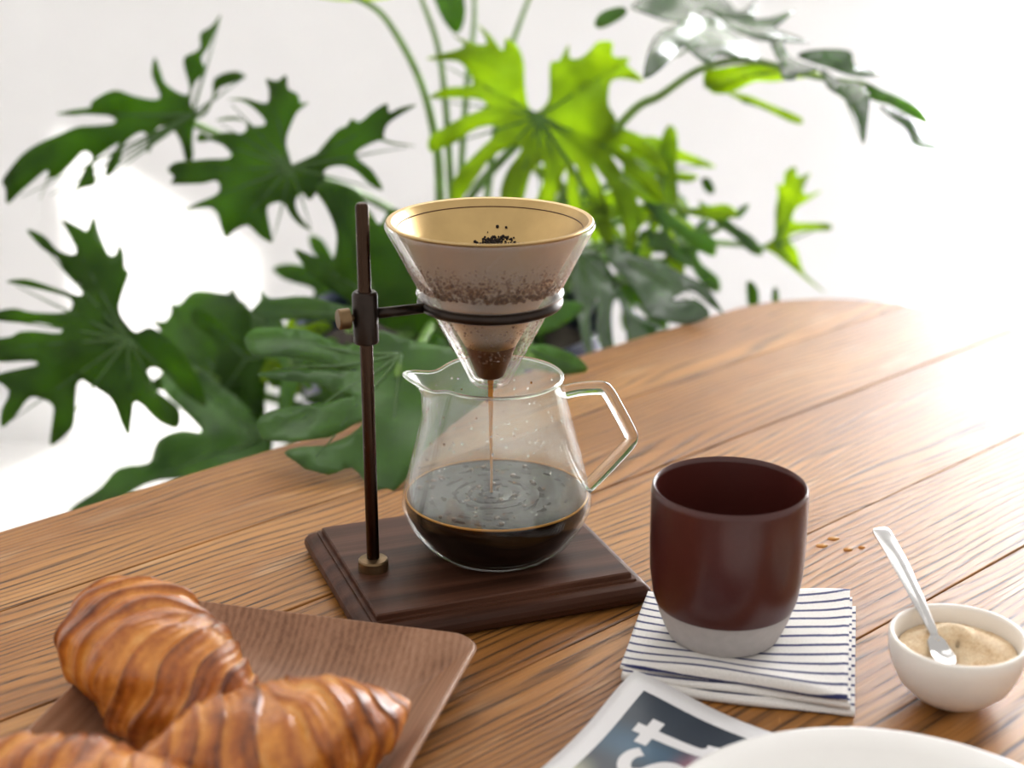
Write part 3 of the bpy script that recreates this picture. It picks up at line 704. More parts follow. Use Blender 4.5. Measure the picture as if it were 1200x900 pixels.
def petiole(pts, r0, r1):
    P = catmull([Vector(p) - PO for p in pts], 6)
    n = len(P)
    mesh_obj('petiole', *tube(P, [r0 + (r1 - r0) * k / (n - 1) for k in range(n)], 10), M['petiole'], plant)
crown = Vector((-0.06, 1.52, -0.08))
SOILZ = -0.095
for pts, ra, rb in (
    ([(-0.173, 1.6, 0.275), (-0.134, 1.58, 0.259), (-0.113, 1.57, 0.235), (-0.091, 1.55, 0.197), (-0.078, 1.53, 0.159), (-0.071, 1.52, 0.111), (-0.072, 1.5, 0.03), (-0.09, 1.5, SOILZ)], 0.0024, 0.0060),
    ([(-0.094, 1.6, 0.277), (-0.074, 1.58, 0.226), (-0.066, 1.57, 0.169), (-0.062, 1.56, 0.103), (-0.059, 1.52, 0.025), (-0.073, 1.5, SOILZ)], 0.0022, 0.0052),
    ([(0.325, 1.46, 0.204), (0.278, 1.46, 0.21), (0.218, 1.46, 0.225), (0.175, 1.47, 0.216), (0.139, 1.48, 0.19), (0.109, 1.5, 0.166), (0.042, 1.54, 0.064), (-0.034, 1.5, SOILZ)], 0.0022, 0.0052),
    ([(0.022, 1.65, 0.273), (0.007, 1.64, 0.236), (-0.009, 1.62, 0.187), (-0.022, 1.6, 0.094), (-0.047, 1.5, SOILZ)], 0.0020, 0.0045),
    ([(-0.039, 1.66, 0.272), (-0.039, 1.65, 0.235), (-0.046, 1.63, 0.177), (-0.052, 1.6, 0.094), (-0.06, 1.5, SOILZ)], 0.0020, 0.0045),
    ([(0.264, 1.6, 0.013), (0.219, 1.58, 0.023), (0.155, 1.55, 0.031), (0.076, 1.52, 0.025), (-0.017, 1.5, SOILZ)], 0.0025, 0.006)):
    petiole(pts, ra, rb)
ra = random.Random(5)
for i, (kind, loc, rot, bow, outline) in enumerate(LEAVES):
    if 10 <= i <= 19 or i in (5, 20, 24, 25, 30, 31) or i >= 46: continue
    c = Vector(loc); nrm = Euler(rot).to_matrix() @ Vector((0, 0, 1))
    e = Vector((-0.06 + ra.uniform(-.07, .07), 1.52 + ra.uniform(-.03, .07), SOILZ))
    b = c - nrm * 0.03
    mid = (b + e) / 2 + Vector((0, 0.10, -0.10 if c.x < -0.15 and c.z < 0.1 else 0.02))
    petiole([c - nrm * 0.002, b, mid, e], 0.0028, 0.0055)

# ------------------------------------------------------------------ coffee stand
SA = math.radians(20.5)
E1 = Vector((math.cos(SA), math.sin(SA), 0)); E2 = Vector((-math.sin(SA), math.cos(SA), 0))
F0 = Vector((-0.0728, 0.7735, 0))                     # near corner of the raised top panel
base_c = F0 + E1 * 0.0745 + E2 * 0.060
stand = tag(empty('pour_over_stand', base_c, SA), 'dark walnut and bronze pour-over stand with upright rod and holding ring', 'coffee stand')
def to_local(p): return Matrix.Rotation(-SA, 3, 'Z') @ (Vector(p) - base_c)
BH = 0.018
def rect_ring(hx, hy, r, z, n=5):
    P = []
    for cx, cy, a0 in ((hx - r, hy - r, 0), (-hx + r, hy - r, 90), (-hx + r, -hy + r, 180), (hx - r, -hy + r, 270)):
        for k in range(n):
            a = math.radians(a0 + 90 * k / (n - 1))
            P.append((cx + r * math.cos(a), cy + r * math.sin(a), z))
    return P
hx, hy = 0.0745 + 0.0115, 0.060 + 0.0115
prof = [(0.006, 0.0), (0.003, 0.0006), (0.0008, 0.003), (0.0, 0.0060), (0.0006, 0.0090), (0.0025, 0.0115), (0.0055, 0.0130), (0.0072, 0.0130), (0.0074, 0.0145), (0.0096, 0.0145), (0.0098, 0.0172), (0.0106, BH), (0.03, BH)]
rings = [rect_ring(hx - i, hy - i, max(0.0006, 0.0035 - i * 0.3), z) for i, z in prof]
n = len(rings[0]); V = [p for r in rings for p in r]
F = [(i * n + k, i * n + (k + 1) % n, (i + 1) * n + (k + 1) % n, (i + 1) * n + k) for i in range(len(rings) - 1) for k in range(n)]
F.append(tuple(range((len(rings) - 1) * n, len(rings) * n))); F.append(tuple(range(n - 1, -1, -1)))
mesh_obj('wooden_base', V, F, M['walnut_base'], stand, sharp=25)
rod_p = to_local((-0.0803, 0.829, 0)); RZ = 0.234
def lathe_at(name, prof, mat, parent, p, nseg=32):
    V, F = lathe(prof, nseg)
    return mesh_obj(name, [(x + p[0], y + p[1], z + p[2]) for x, y, z in V], F, mat, parent, sharp=35)
lathe_at('rod', [(0, BH), (0.0037, BH), (0.0037, RZ - 0.002), (0.0030, RZ - 0.0004), (0.0022, RZ), (0, RZ)], M['bronze'], stand, rod_p)
lathe_at('foot_collar', [(0, BH), (0.0088, BH), (0.0088, BH + 0.0055), (0.0080, BH + 0.0065), (0.0060, BH + 0.0068), (0.0042, BH + 0.0072), (0, BH + 0.0072)], M['brass'], stand, rod_p)
lathe_at('sleeve', [(0.004, 0.1555), (0.0066, 0.1555), (0.0071, 0.1562), (0.0071, 0.1828), (0.0066, 0.1840), (0.0058, 0.1848), (0.004, 0.1848)], M['ring'], stand, rod_p)
RING_Z = 0.1715
ring_c = Vector((-0.0123, 0.857, 0)); ring_l = to_local(ring_c); ring_l.z = RING_Z
RR = 0.0383
arm_dir = (Vector((ring_l.x, ring_l.y, 0)) - Vector((rod_p.x, rod_p.y, 0))).normalized()
a0 = Vector((rod_p.x, rod_p.y, RING_Z)) + arm_dir * 0.0060
a1 = ring_l - arm_dir * (RR - 0.001)
mesh_obj('arm', *tube([a0, a0 + (a1 - a0) * 0.3, a1], 0.0030, 14), M['ring'], stand)
rp = [ring_l + Vector((RR * math.cos(2 * PI * k / 72), RR * math.sin(2 * PI * k / 72), 0)) for k in range(72)]
mesh_obj('ring', *tube(rp, 0.0031, 14, closed=True), M['ring'], stand)
kz = 0.1705; kd = -arm_dir
kb = Vector((rod_p.x, rod_p.y, kz))
mesh_obj('knob_screw', *tube([kb + kd * 0.0065, kb + kd * 0.0095], 0.0020, 12), M['brass'], stand)
kn = mesh_obj('knob', *tube([kb + kd * 0.0088, kb + kd * 0.0093, kb + kd * 0.0150, kb + kd * 0.0158], [0.0050, 0.0058, 0.0058, 0.0050], 28), M['brass'], stand, sharp=35)

# ------------------------------------------------------------------ glass dripper, filter, grounds
def beads(name, mat, parent, spots, sub=1):
    """half-round drops: spots = (point, normal, radius)"""
    bm = bmesh.new(); bmesh.ops.create_icosphere(bm, subdivisions=sub, radius=1.0)
    bv = [v.co.copy() for v in bm.verts]; bf = [tuple(v.index for v in f.verts) for f in bm.faces]; bm.free()
    V, F = [], []
    for p, nrm, r in spots:
        q = Vector(nrm).to_track_quat('Z', 'Y'); b = len(V)
        V += [Vector(p) + q @ Vector((v.x * r, v.y * r, v.z * r * 0.6)) for v in bv]
        F += [tuple(i + b for i in f) for f in bf]
    o = mesh_obj(name, V, F, mat, parent); o['kind'] = 'stuff'
    return o
DC = ring_c
drip = tag(empty('glass_dripper', (DC.x, DC.y, 0.0), rot=(0, math.radians(0), 0)), 'conical clear glass dripper beaded with condensation, held in the stand ring', 'coffee dripper')
outer = [(0.0045, 0.1215), (0.009, 0.1215), (0.0122, 0.1240), (0.0140, 0.1290), (0.0298, 0.1595), (0.0345, 0.1690), (0.0392, 0.1742), (0.0416, 0.1755), (0.0420, 0.1772), (0.0412, 0.1790), (0.0402, 0.1800), (0.0582, 0.2140), (0.0588, 0.2158), (0.0583, 0.2168)]
inner = [(0.0570, 0.2160), (0.0388, 0.1800), (0.0360, 0.1742), (0.0322, 0.1690), (0.0276, 0.1595), (0.0118, 0.1292), (0.0100, 0.1255), (0.0080, 0.1236), (0.0045, 0.1232)]
mesh_obj('dripper_cone', *lathe(outer + inner, 96, closed=True), M['drip_glass'], drip)
rd = random.Random(11); spots = []
for k in range(1500):
    z = 0.181 + abs(rd.gauss(0, 0.0095)); 
    if z > 0.203: continue
    r = 0.0402 + (z - 0.180) * (0.0582 - 0.0402) / 0.034
    a = rd.uniform(PI * 0.95, PI * 2.05)
    s = rd.uniform(0.0005, 0.0011) * (1.25 - (z - 0.18) / 0.04)
    spots.append(((r * math.cos(a), r * math.sin(a), z), (math.cos(a), math.sin(a), -0.5), s))
for k in range(260):
    z = rd.uniform(0.140, 0.166); r = 0.0298 + (z - 0.1595) * 0.52
    a = rd.uniform(PI * 1.0, PI * 2.0)
    spots.append(((r * math.cos(a), r * math.sin(a), z), (math.cos(a), math.sin(a), -0.5), rd.uniform(0.0003, 0.0009)))
beads('condensation', M['dew'], drip, spots, 2)

filt = tag(empty('cone_filter', (DC.x, DC.y, 0.0)), 'gold metal cone filter nested inside the glass dripper', 'coffee filter')
fo = [(0, 0.1460), (0.0150, 0.1460), (0.0340, 0.1800), (0.0528, 0.2142), (0.0545, 0.2166), (0.0572, 0.2172), (0.0578, 0.2178), (0.0572, 0.2184)]
fi = [(0.0548, 0.2180), (0.0530, 0.2152), (0.0523, 0.2146), (0.0337, 0.1806), (0.0146, 0.1468), (0, 0.1468)]
mesh_obj('filter_cone', *lathe(fo + fi, 96), M['gold'], filt, sharp=30)
mesh_obj('filter_band', *lathe([(0.0519, 0.2136), (0.0516, 0.2136), (0.0519, 0.2141), (0.0523, 0.2141)], 96, closed=True), M['tip'], filt)
mesh_obj('filter_tip', *lathe([(0, 0.1258), (0.0055, 0.1258), (0.0078, 0.1272), (0.0148, 0.1452), (0.0153, 0.1475), (0.0149, 0.1478), (0, 0.1478)], 48), M['tip'], filt, sharp=40)

# wet grounds: an uneven bed in the cone, splashed up its far side
gr = random.Random(2)
def ground_z(r, a): return 0.176 + 0.0085 * (r / 0.036) ** 2 + 0.0012 * math.sin(3 * a + 1) + 0.0016 * math.sin(7 * a) * (r / 0.036)
V, F = [(0, 0, 0.1755)], []
NR, NA = 10, 72
for i in range(1, NR + 1):
    for k in range(NA):
        a = 2 * PI * k / NA; zt = 0.1825 + 0.0016 * math.sin(3 * a + 1) + 0.0012 * math.sin(7 * a) + gr.uniform(-.0004, .0004)
        rmax = 0.0337 + (zt - 0.1806) * (0.0523 - 0.0337) / 0.034 - 0.0004
        r = rmax * i / NR
        V.append((r * math.cos(a), r * math.sin(a), zt - 0.008 * (1 - (i / NR) ** 2) + gr.uniform(-.0004, .0004)))
for k in range(NA): F.append((0, 1 + k, 1 + (k + 1) % NA))
for i in range(NR - 1):
    for k in range(NA):
        a, b = 1 + i * NA + k, 1 + i * NA + (k + 1) % NA
        F.append((a, b, b + NA, a + NA))
gro = tag(empty('coffee_ground_bed', (DC.x, DC.y, 0)), 'dark wet coffee grounds in the gold filter', 'coffee grounds', kind='stuff')
mesh_obj('ground_bed', V, F, M['grounds'], gro)['kind'] = 'stuff'
spots = []
for k in range(900):
    a = PI / 2 + gr.gauss(-0.05, 0.33)
    hgt = abs(gr.gauss(0, 0.0035)) * math.exp(-((a - PI / 2 + 0.15) / 0.5) ** 2)
    z = 0.1860 + hgt * 1.3 + gr.uniform(0, 0.0045)
    r = 0.0337 + (z - 0.1806) * 0.547 - 0.0006
    spots.append(((r * math.cos(a), r * math.sin(a), z), (-math.cos(a), -math.sin(a), 0.5), gr.uniform(0.00035, 0.0011)))
beads('ground_specks', M['grounds'], gro, spots)

# ------------------------------------------------------------------ glass jug with coffee
JC = Vector((-0.0090, 0.857, BH + 0.0002))
jug = tag(empty('glass_server', JC), 'clear glass coffee jug with pinched spout and angular handle on the walnut base', 'coffee jug')
JH = 0.1082
jo = [(0, 0.0), (0.030, 0.0), (0.036, 0.0015), (0.0445, 0.0085), (0.0510, 0.0180), (0.0550, 0.0265), (0.0560, 0.0310), (0.0553, 0.0355), (0.0504, 0.0560), (0.0430, 0.0850), (0.0397, 0.0985), (0.0386, 0.1030), (0.0384, 0.1060), (0.0386, JH - 0.0006), (0.0380, JH)]
th = 0.0017
ji = [(0.0372, JH - 0.0006)] + [(max(0, r - th), z) for r, z in reversed(jo[:-2]) if z > 0.009 ] + [(0.0420, 0.0092), (0.034, 0.0030), (0, 0.0022)]
def jug_shell(prof, nseg=128):
    V, F = lathe(prof, nseg); W = []
    for x, y, z in V:
        r = math.hypot(x, y)
        if r > 1e-5 and z > 0.090:
            a = math.atan2(y, x); d = abs(abs(a) - PI)              # spout towards -x
            w = ((z - 0.090) / (JH - 0.090)) ** 1.8
            k = math.exp(-(d / 0.34) ** 2) * 0.0155 * w - math.exp(-((d - 0.75) / 0.22) ** 2) * 0.0012 * w
            x += math.cos(a) * k; y += math.sin(a) * k * 0.6
            z -= 0.0030 * math.exp(-((d - 0.45) / 0.2) ** 2) * w - 0.0016 * math.exp(-(d / 0.2) ** 2) * w
        W.append((x, y, z))
    return W, F
mesh_obj('jug_body', *jug_shell(jo + ji), M['jug_glass'], jug)
rimV, _ = jug_shell([(0.0380, JH - 0.0003)], 128)
mesh_obj('rim', *tube(rimV, 0.0010, 10, closed=True), M['solid_glass'], jug)
ip = [(0.0395, 0, 0.0985), (0.0480, 0, 0.1003), (0.0600, 0, 0.1010), (0.0640, 0, 0.0985), (0.0700, 0, 0.0880), (0.0775, 0, 0.0735), (0.0782, 0, 0.0690), (0.0755, 0, 0.0645), (0.0640, 0, 0.0510), (0.0540, 0, 0.0400), (0.0528, 0, 0.0388)]
hp = catmull([Vector(p) for p in ip], 6)
mesh_obj('handle', *tube(hp, 0.0041, 16), M['solid_glass'], jug)
rs = random.Random(21); spots = []; aspots = []
for k in range(190):
    z = rs.uniform(0.040, 0.100); r = 0.0546 - (z - 0.035) * (0.0546 - 0.0397) / 0.0635 - th - 0.0002
    a = rs.uniform(0, 2 * PI)
    (aspots if rs.random() < 0.3 else spots).append(((r * math.cos(a), r * math.sin(a), z), (-math.cos(a), -math.sin(a), 0), rs.uniform(0.0004, 0.0010)))
beads('water_bead', M['water'], jug, spots); beads('coffee_bead', M['amber_bead'], jug, aspots)

cof = tag(empty('black_coffee', JC), 'black coffee filling the bottom of the glass jug with a thin stream falling in', 'coffee')
CZ = 0.0352
cp = [(0, 0.0026), (0.034, 0.0034), (0.0415, 0.0095), (0.0488, 0.0185), (0.0528, 0.0265), (0.0538, 0.0310), (0.0533, 0.0345), (0.0530, CZ)]
V, F = lathe(cp, 96)
b = len(V); NRR = 40
for i in range(NRR - 1, 0, -1):
    r = 0.0530 * i / NRR
    for k in range(96):
        a = 2 * PI * k / 96
        x_, y_ = r * math.cos(a), r * math.sin(a); rr = math.hypot(x_ + 0.003, y_)
        V.append((r * math.cos(a), r * math.sin(a), CZ + (0.0008 * math.sin(rr * 800) * math.exp(-rr * 30) + 0.00035 * math.sin(x_ * 330 + 2 * math.sin(y_ * 170)) * math.sin(y_ * 410 + 1.5 * math.sin(x_ * 150))) * min(1, (0.053 - r) / 0.006)))
V.append((0, 0, CZ)); last = len(V) - 1
start = b - 96
for i in range(NRR - 1):
    A = start if i == 0 else b + (i - 1) * 96
    B = b + i * 96
    for k in range(96): F.append((A + k, A + (k + 1) % 96, B + (k + 1) % 96, B + k))
B = b + (NRR - 2) * 96
for k in range(96): F.append((B + k, B + (k + 1) % 96, last))
lq = mesh_obj('liquid', V, F, M['coffee'], cof); lq.data.materials.append(M['coffee_side'])
for p_ in lq.data.polygons:
    if p_.center.z < CZ - 0.0003: p_.material_index = 1
mesh_obj('meniscus', *tube([(0.0533 * math.cos(2 * PI * k / 96), 0.0533 * math.sin(2 * PI * k / 96), CZ + 0.0001) for k in range(96)], 0.0007, 8, closed=True), M['amber'], cof)
sx = DC.x - JC.x
top = 0.1262 - JC.z
mesh_obj('stream', *tube([(sx, 0, top), (sx, 0, top - 0.006), (sx, 0, top - 0.03), (sx + .0003, 0, top - 0.06), (sx, 0, CZ)], [0.0020, 0.0016, 0.0011, 0.0008, 0.0009], 10), M['amber'], cof)
spots = []
for k in range(46):
    r = 0.048 * math.sqrt(rs.random()); a = rs.uniform(0, 2 * PI)
    if rs.random() < 0.35: r *= 0.35
    spots.append(((r * math.cos(a), r * math.sin(a), CZ + 0.0001), (0, 0, 1), rs.uniform(0.0006, 0.0020)))
beads('surface_bubbles', M['bubble'], cof, spots, 2)

# ------------------------------------------------------------------ linen napkin and mug
NC = Vector((0.1235, 0.7545, 0)); NR_ = 0.0
nap = tag(empty('folded_napkin', NC, NR_), 'folded white cloth napkin with thin navy stripes under the mug', 'napkin')
NQ = [Vector(p) - Vector((0.1235, 0.7545)) for p in ((0.0575, 0.7265), (0.1700, 0.6960), (0.1945, 0.8120), (0.0790, 0.8130))]
def fold_sheet(name, w, d, z_lo, z_hi, loop, x_off, y_off, phase, skew):
    """one fold of cloth: lower ply, rolled front edge, upper ply"""
    V, F, UV = [], [], []; nu, nv = 44, 60
    for j in range(nv + 1):
        s = j / nv
        for i in range(nu + 1):
            u = i / nu; x = (u - 0.5) * w
            bulge = loop * math.sin(PI * min(1, max(0, u * 1.02))) ** 0.8
            zh = z_hi + 0.0009 * math.sin(u * 5 + phase) + 0.0006 * math.sin(u * 13 + phase)
            fy = -d / 2 - 0.002 * math.sin(u * 4 + phase)
            rr = (zh - z_lo) / 2
            if s < 0.45:
                t = s / 0.45; y = d / 2 + (fy - d / 2) * t; z = z_lo; L = t * d
            elif s < 0.55:
                t = (s - 0.45) / 0.1; a = -PI / 2 - t * PI
                y = fy + rr * math.cos(a) * 1.1; z = z_lo + rr + rr * math.sin(a); L = d + t * (PI * rr + 2.2 * bulge)
                z += bulge * t * t
            else:
                t = (s - 0.55) / 0.45; y = fy + (d / 2 - fy) * t; L = d + PI * rr + 2.2 * bulge + t * d
                z = zh + bulge * max(0, 1 - t * 2.6) ** 2 + 0.0005 * math.sin(u * 9 + t * 7 + phase)
            s_ = (y + d / 2) / d; q_ = (1 - u) * (1 - s_) * NQ[0] + u * (1 - s_) * NQ[1] + u * s_ * NQ[2] + (1 - u) * s_ * NQ[3]
            V.append((q_.x + x_off, q_.y + y_off, z))
            UV.append((u * w, L))
    for j in range(nv):
        for i in range(nu):
            a = j * (nu + 1) + i; F.append((a, a + 1, a + nu + 2, a + nu + 1))
    o = mesh_obj(name, V, F, M['napkin'], nap, uvs=UV)
    m = o.modifiers.new('cloth', 'SOLIDIFY'); m.thickness = 0.0011; m.offset = 0
    return o
fold_sheet('bottom_fold', 0.116, 0.112, 0.0008, 0.0036, 0.0002, 0.002, -0.002, 0.4, 0.10)
fold_sheet('middle_fold', 0.114, 0.114, 0.0050, 0.0072, 0.0006, 0.0, 0.000, 2.1, 0.12)
fold_sheet('top_fold', 0.112, 0.108, 0.0086, 0.0108, 0.0040, -0.001, 0.003, 3.6, 0.13)
MZ = 0.0120
mug = tag(empty('stoneware_mug', (0.1142, 0.7630, MZ)), 'maroon glazed handleless mug with bare grey base on the striped napkin', 'mug')
MHt = 0.0865; MS = 0.0205
body = [(0.0372, MS), (0.0385, MS + 0.004), (0.0405, MS + 0.018), (0.0410, MS + 0.032), (0.0411, MHt - 0.004), (0.0408, MHt - 0.0012), (0.0399, MHt), (0.0388, MHt - 0.0008), (0.0383, MHt - 0.003), (0.0380, 0.030), (0.0350, 0.014), (0.025, 0.008), (0, 0.0075)]
mesh_obj('glazed_cup', *lathe([(0.030, MS)] + body, 96), M['mug'], mug, sharp=60)
mesh_obj('bare_base', *lathe([(0, 0.0006), (0.0250, 0.0006), (0.0262, 0), (0.0282, 0), (0.0298, 0.0012), (0.0325, 0.0070), (0.0352, 0.0140), (0.0368, MS - 0.0004), (0.0371, MS), (0.030, MS), (0, MS - 0.002)], 96), M['mug_base'], mug, sharp=60)

# ------------------------------------------------------------------ sugar bowl and spoon
BC = Vector((0.2262, 0.7135, 0))
bowl = tag(empty('sugar_bowl', BC), 'small cream ceramic bowl holding raw sugar and a spoon', 'bowl')
BHt = 0.0375; BR = 0.0345
bo = [(0, 0.0010), (0.0105, 0.0010), (0.0112, 0), (0.0128, 0), (0.0140, 0.0010), (0.0210, 0.0050), (0.0275, 0.0115), (0.0318, 0.0200), (0.0340, 0.0290), (BR, BHt - 0.0012), (BR - 0.0007, BHt - 0.0002), (BR - 0.0016, BHt), (BR - 0.0026, BHt - 0.0006), (BR - 0.0031, BHt - 0.002), (0.0302, 0.0270), (0.0265, 0.0160), (0.0180, 0.0080), (0, 0.0050)]
mesh_obj('bowl_shell', *lathe(bo, 96), M['bowl'], bowl)
sgr = random.Random(9)
V, F = [], []; NRs, NAs = 34, 96
def sug(x, y):
    z = 0.0278 + 0.0085 * math.exp(-((x + 0.001) ** 2 / 0.00022 + (y - 0.011) ** 2 / 0.00014)) + 0.005 * math.exp(-((x - 0.016) ** 2 + (y + 0.001) ** 2) / 0.00016)
    z += 0.0035 * math.exp(-((x + 0.018) ** 2 + (y - 0.002) ** 2) / 0.0001)
    z -= 0.0045 * math.exp(-((x + 0.009) ** 2 + (y + 0.007) ** 2) / 0.00010)
    return z
V.append((0, 0, sug(0, 0)))
for i in range(1, NRs + 1):
    r = 0.0298 * i / NRs
    for k in range(NAs):
        a = 2 * PI * k / NAs; x, y = r * math.cos(a), r * math.sin(a)
        V.append((x, y, sug(x, y) + sgr.uniform(-.0003, .0003) - 0.001 * (i == NRs)))
for k in range(NAs): F.append((0, 1 + k, 1 + (k + 1) % NAs))
for i in range(NRs - 1):
    for k in range(NAs):
        a, b = 1 + i * NAs + k, 1 + i * NAs + (k + 1) % NAs; F.append((a, b, b + NAs, a + NAs))
sug_o = tag(empty('raw_sugar', BC), 'pale brown raw sugar heaped in the small cream bowl', 'sugar', kind='stuff')
mesh_obj('sugar_heap', V, F, M['sugar'], sug_o)['kind'] = 'stuff'
spots = []
for k in range(1500):
    r = 0.029 * math.sqrt(sgr.random()); a = sgr.uniform(0, 2 * PI); x, y = r * math.cos(a), r * math.sin(a)
    spots.append(((x, y, sug(x, y)), (sgr.uniform(-1, 1), sgr.uniform(-1, 1), 1), sgr.uniform(0.0002, 0.00042)))
beads('sugar_grain', M['sugar'], sug_o, spots, 1)


spn = tag(empty('teaspoon', (0.2165, 0.712, 0.0275)), 'small stainless steel spoon standing in the sugar bowl', 'spoon')
def ribbon(name, stations, parent, mat, thick=0.0011):
    """stations: (point, half width, dish depth); cross-section curved across the width"""
    O = parent.location; V, F = [], []; nc = 9
    P = [Vector(s[0]) for s in stations]
    P2 = catmull(P, 6); m = len(P2)
    def interp(k, j):
        x = k / 6; i = min(int(x), len(stations) - 2); t = x - i; t = t * t * (3 - 2 * t)
        return stations[i][j] * (1 - t) + stations[i + 1][j] * t
    for k, p in enumerate(P2):
        t = (P2[min(k + 1, m - 1)] - P2[max(k - 1, 0)]).normalized()
        side = Vector((1, 0.10, 0.0)); side = (side - t * side.dot(t)).normalized(); nrm = side.cross(t)
        if nrm.z < 0: nrm = -nrm
        w, d = interp(k, 1), interp(k, 2)
        for q in range(nc):
            s = -1 + 2 * q / (nc - 1)
            V.append(p - O + side * (w * s) + nrm * (d * (s * s - 1)))
    for k in range(m - 1):
        for q in range(nc - 1):
            a = k * nc + q; F.append((a, a + 1, a + nc + 1, a + nc))
    o = mesh_obj(name, V, F, mat, parent)
    md = o.modifiers.new('gauge', 'SOLIDIFY'); md.thickness = thick; md.offset = 0
    bv = o.modifiers.new('edge', 'BEVEL'); bv.width = 0.0003; bv.segments = 2
    return o
ribbon('handle', [((0.2040, 0.8015, 0.0562), 0.0030, 0.0), ((0.2043, 0.8000, 0.0558), 0.0044, -0.0002), ((0.2049, 0.7960, 0.0549), 0.0050, -0.0003), ((0.2085, 0.7740, 0.0494), 0.0046, -0.0011), ((0.2118, 0.7480, 0.0426), 0.0036, -0.0010), ((0.2145, 0.7290, 0.0368), 0.0025, -0.0004), ((0.2157, 0.7195, 0.0338), 0.0022, 0.0002)], spn, M['steel'], 0.0014)
ribbon('spoon_bowl', [((0.2157, 0.7198, 0.0340), 0.0022, 0.0002), ((0.2162, 0.7150, 0.0318), 0.0050, 0.0010), ((0.2168, 0.7100, 0.0300), 0.0056, 0.0014), ((0.2172, 0.7050, 0.0294), 0.0058, 0.0016), ((0.2174, 0.7000, 0.0290), 0.0048, 0.0011), ((0.2175, 0.6965, 0.0288), 0.0028, 0.0003)], spn, M['steel'], 0.0009)

# ------------------------------------------------------------------ walnut tray
TRA = math.radians(-14.5)
tray_R = Vector((-0.0205, 0.7365, 0))                 # far right corner
TW, TD, TH_ = 0.176, 0.285, 0.0240
tc = tray_R + Matrix.Rotation(TRA, 3, 'Z') @ Vector((-TW / 2, -TD / 2, 0))
tray = tag(empty('serving_tray', tc, TRA), 'rectangular moulded walnut tray with upcurved rim under the croissants', 'tray')
def tray_z(dx):                                        # dx = distance in from the rim
    t = max(0.0, min(1.0, 1 - dx / 0.030)); return 0.003 + TH_ * 0.82 * t ** 2.1
V, F = [], []; nx, ny = 70, 90; cr = 0.014
for j in range(ny + 1):
    for i in range(nx + 1):
        s = 2 * i / nx - 1; t = 2 * j / ny - 1
        s = math.copysign(1 - (1 - abs(s)) ** 1.5, s); t = math.copysign(1 - (1 - abs(t)) ** 1.5, t)
        x, y = s * TW / 2, t * TD / 2
        dx, dy = TW / 2 - abs(x), TD / 2 - abs(y)
        # round the corners by pulling points in
        if dx < cr and dy < cr:
            vx, vy = cr - dx, cr - dy; m_ = max(vx, vy); l_ = math.hypot(vx, vy)
            if l_ > 1e-9:
                k = m_ / l_; x = math.copysign(TW / 2 - cr + vx * k, x); y = math.copysign(TD / 2 - cr + vy * k, y)
            e = cr - m_
        else: e = min(dx, dy)
        z = max(tray_z(dx), tray_z(dy)); z = max(z, min(tray_z(e) , 0.003 + TH_ * 0.82)) if e < cr else z
        fl = 1 + 0.03 * (z - 0.003) / TH_
        V.append((x * fl, y * fl, z))
for j in range(ny):
    for i in range(nx):
        a = j * (nx + 1) + i; F.append((a, a + 1, a + nx + 2, a + nx + 1))
o = mesh_obj('tray_shell', V, F, M['walnut_tray'], tray)
m = o.modifiers.new('ply', 'SOLIDIFY'); m.thickness = 0.0030; m.offset = -1

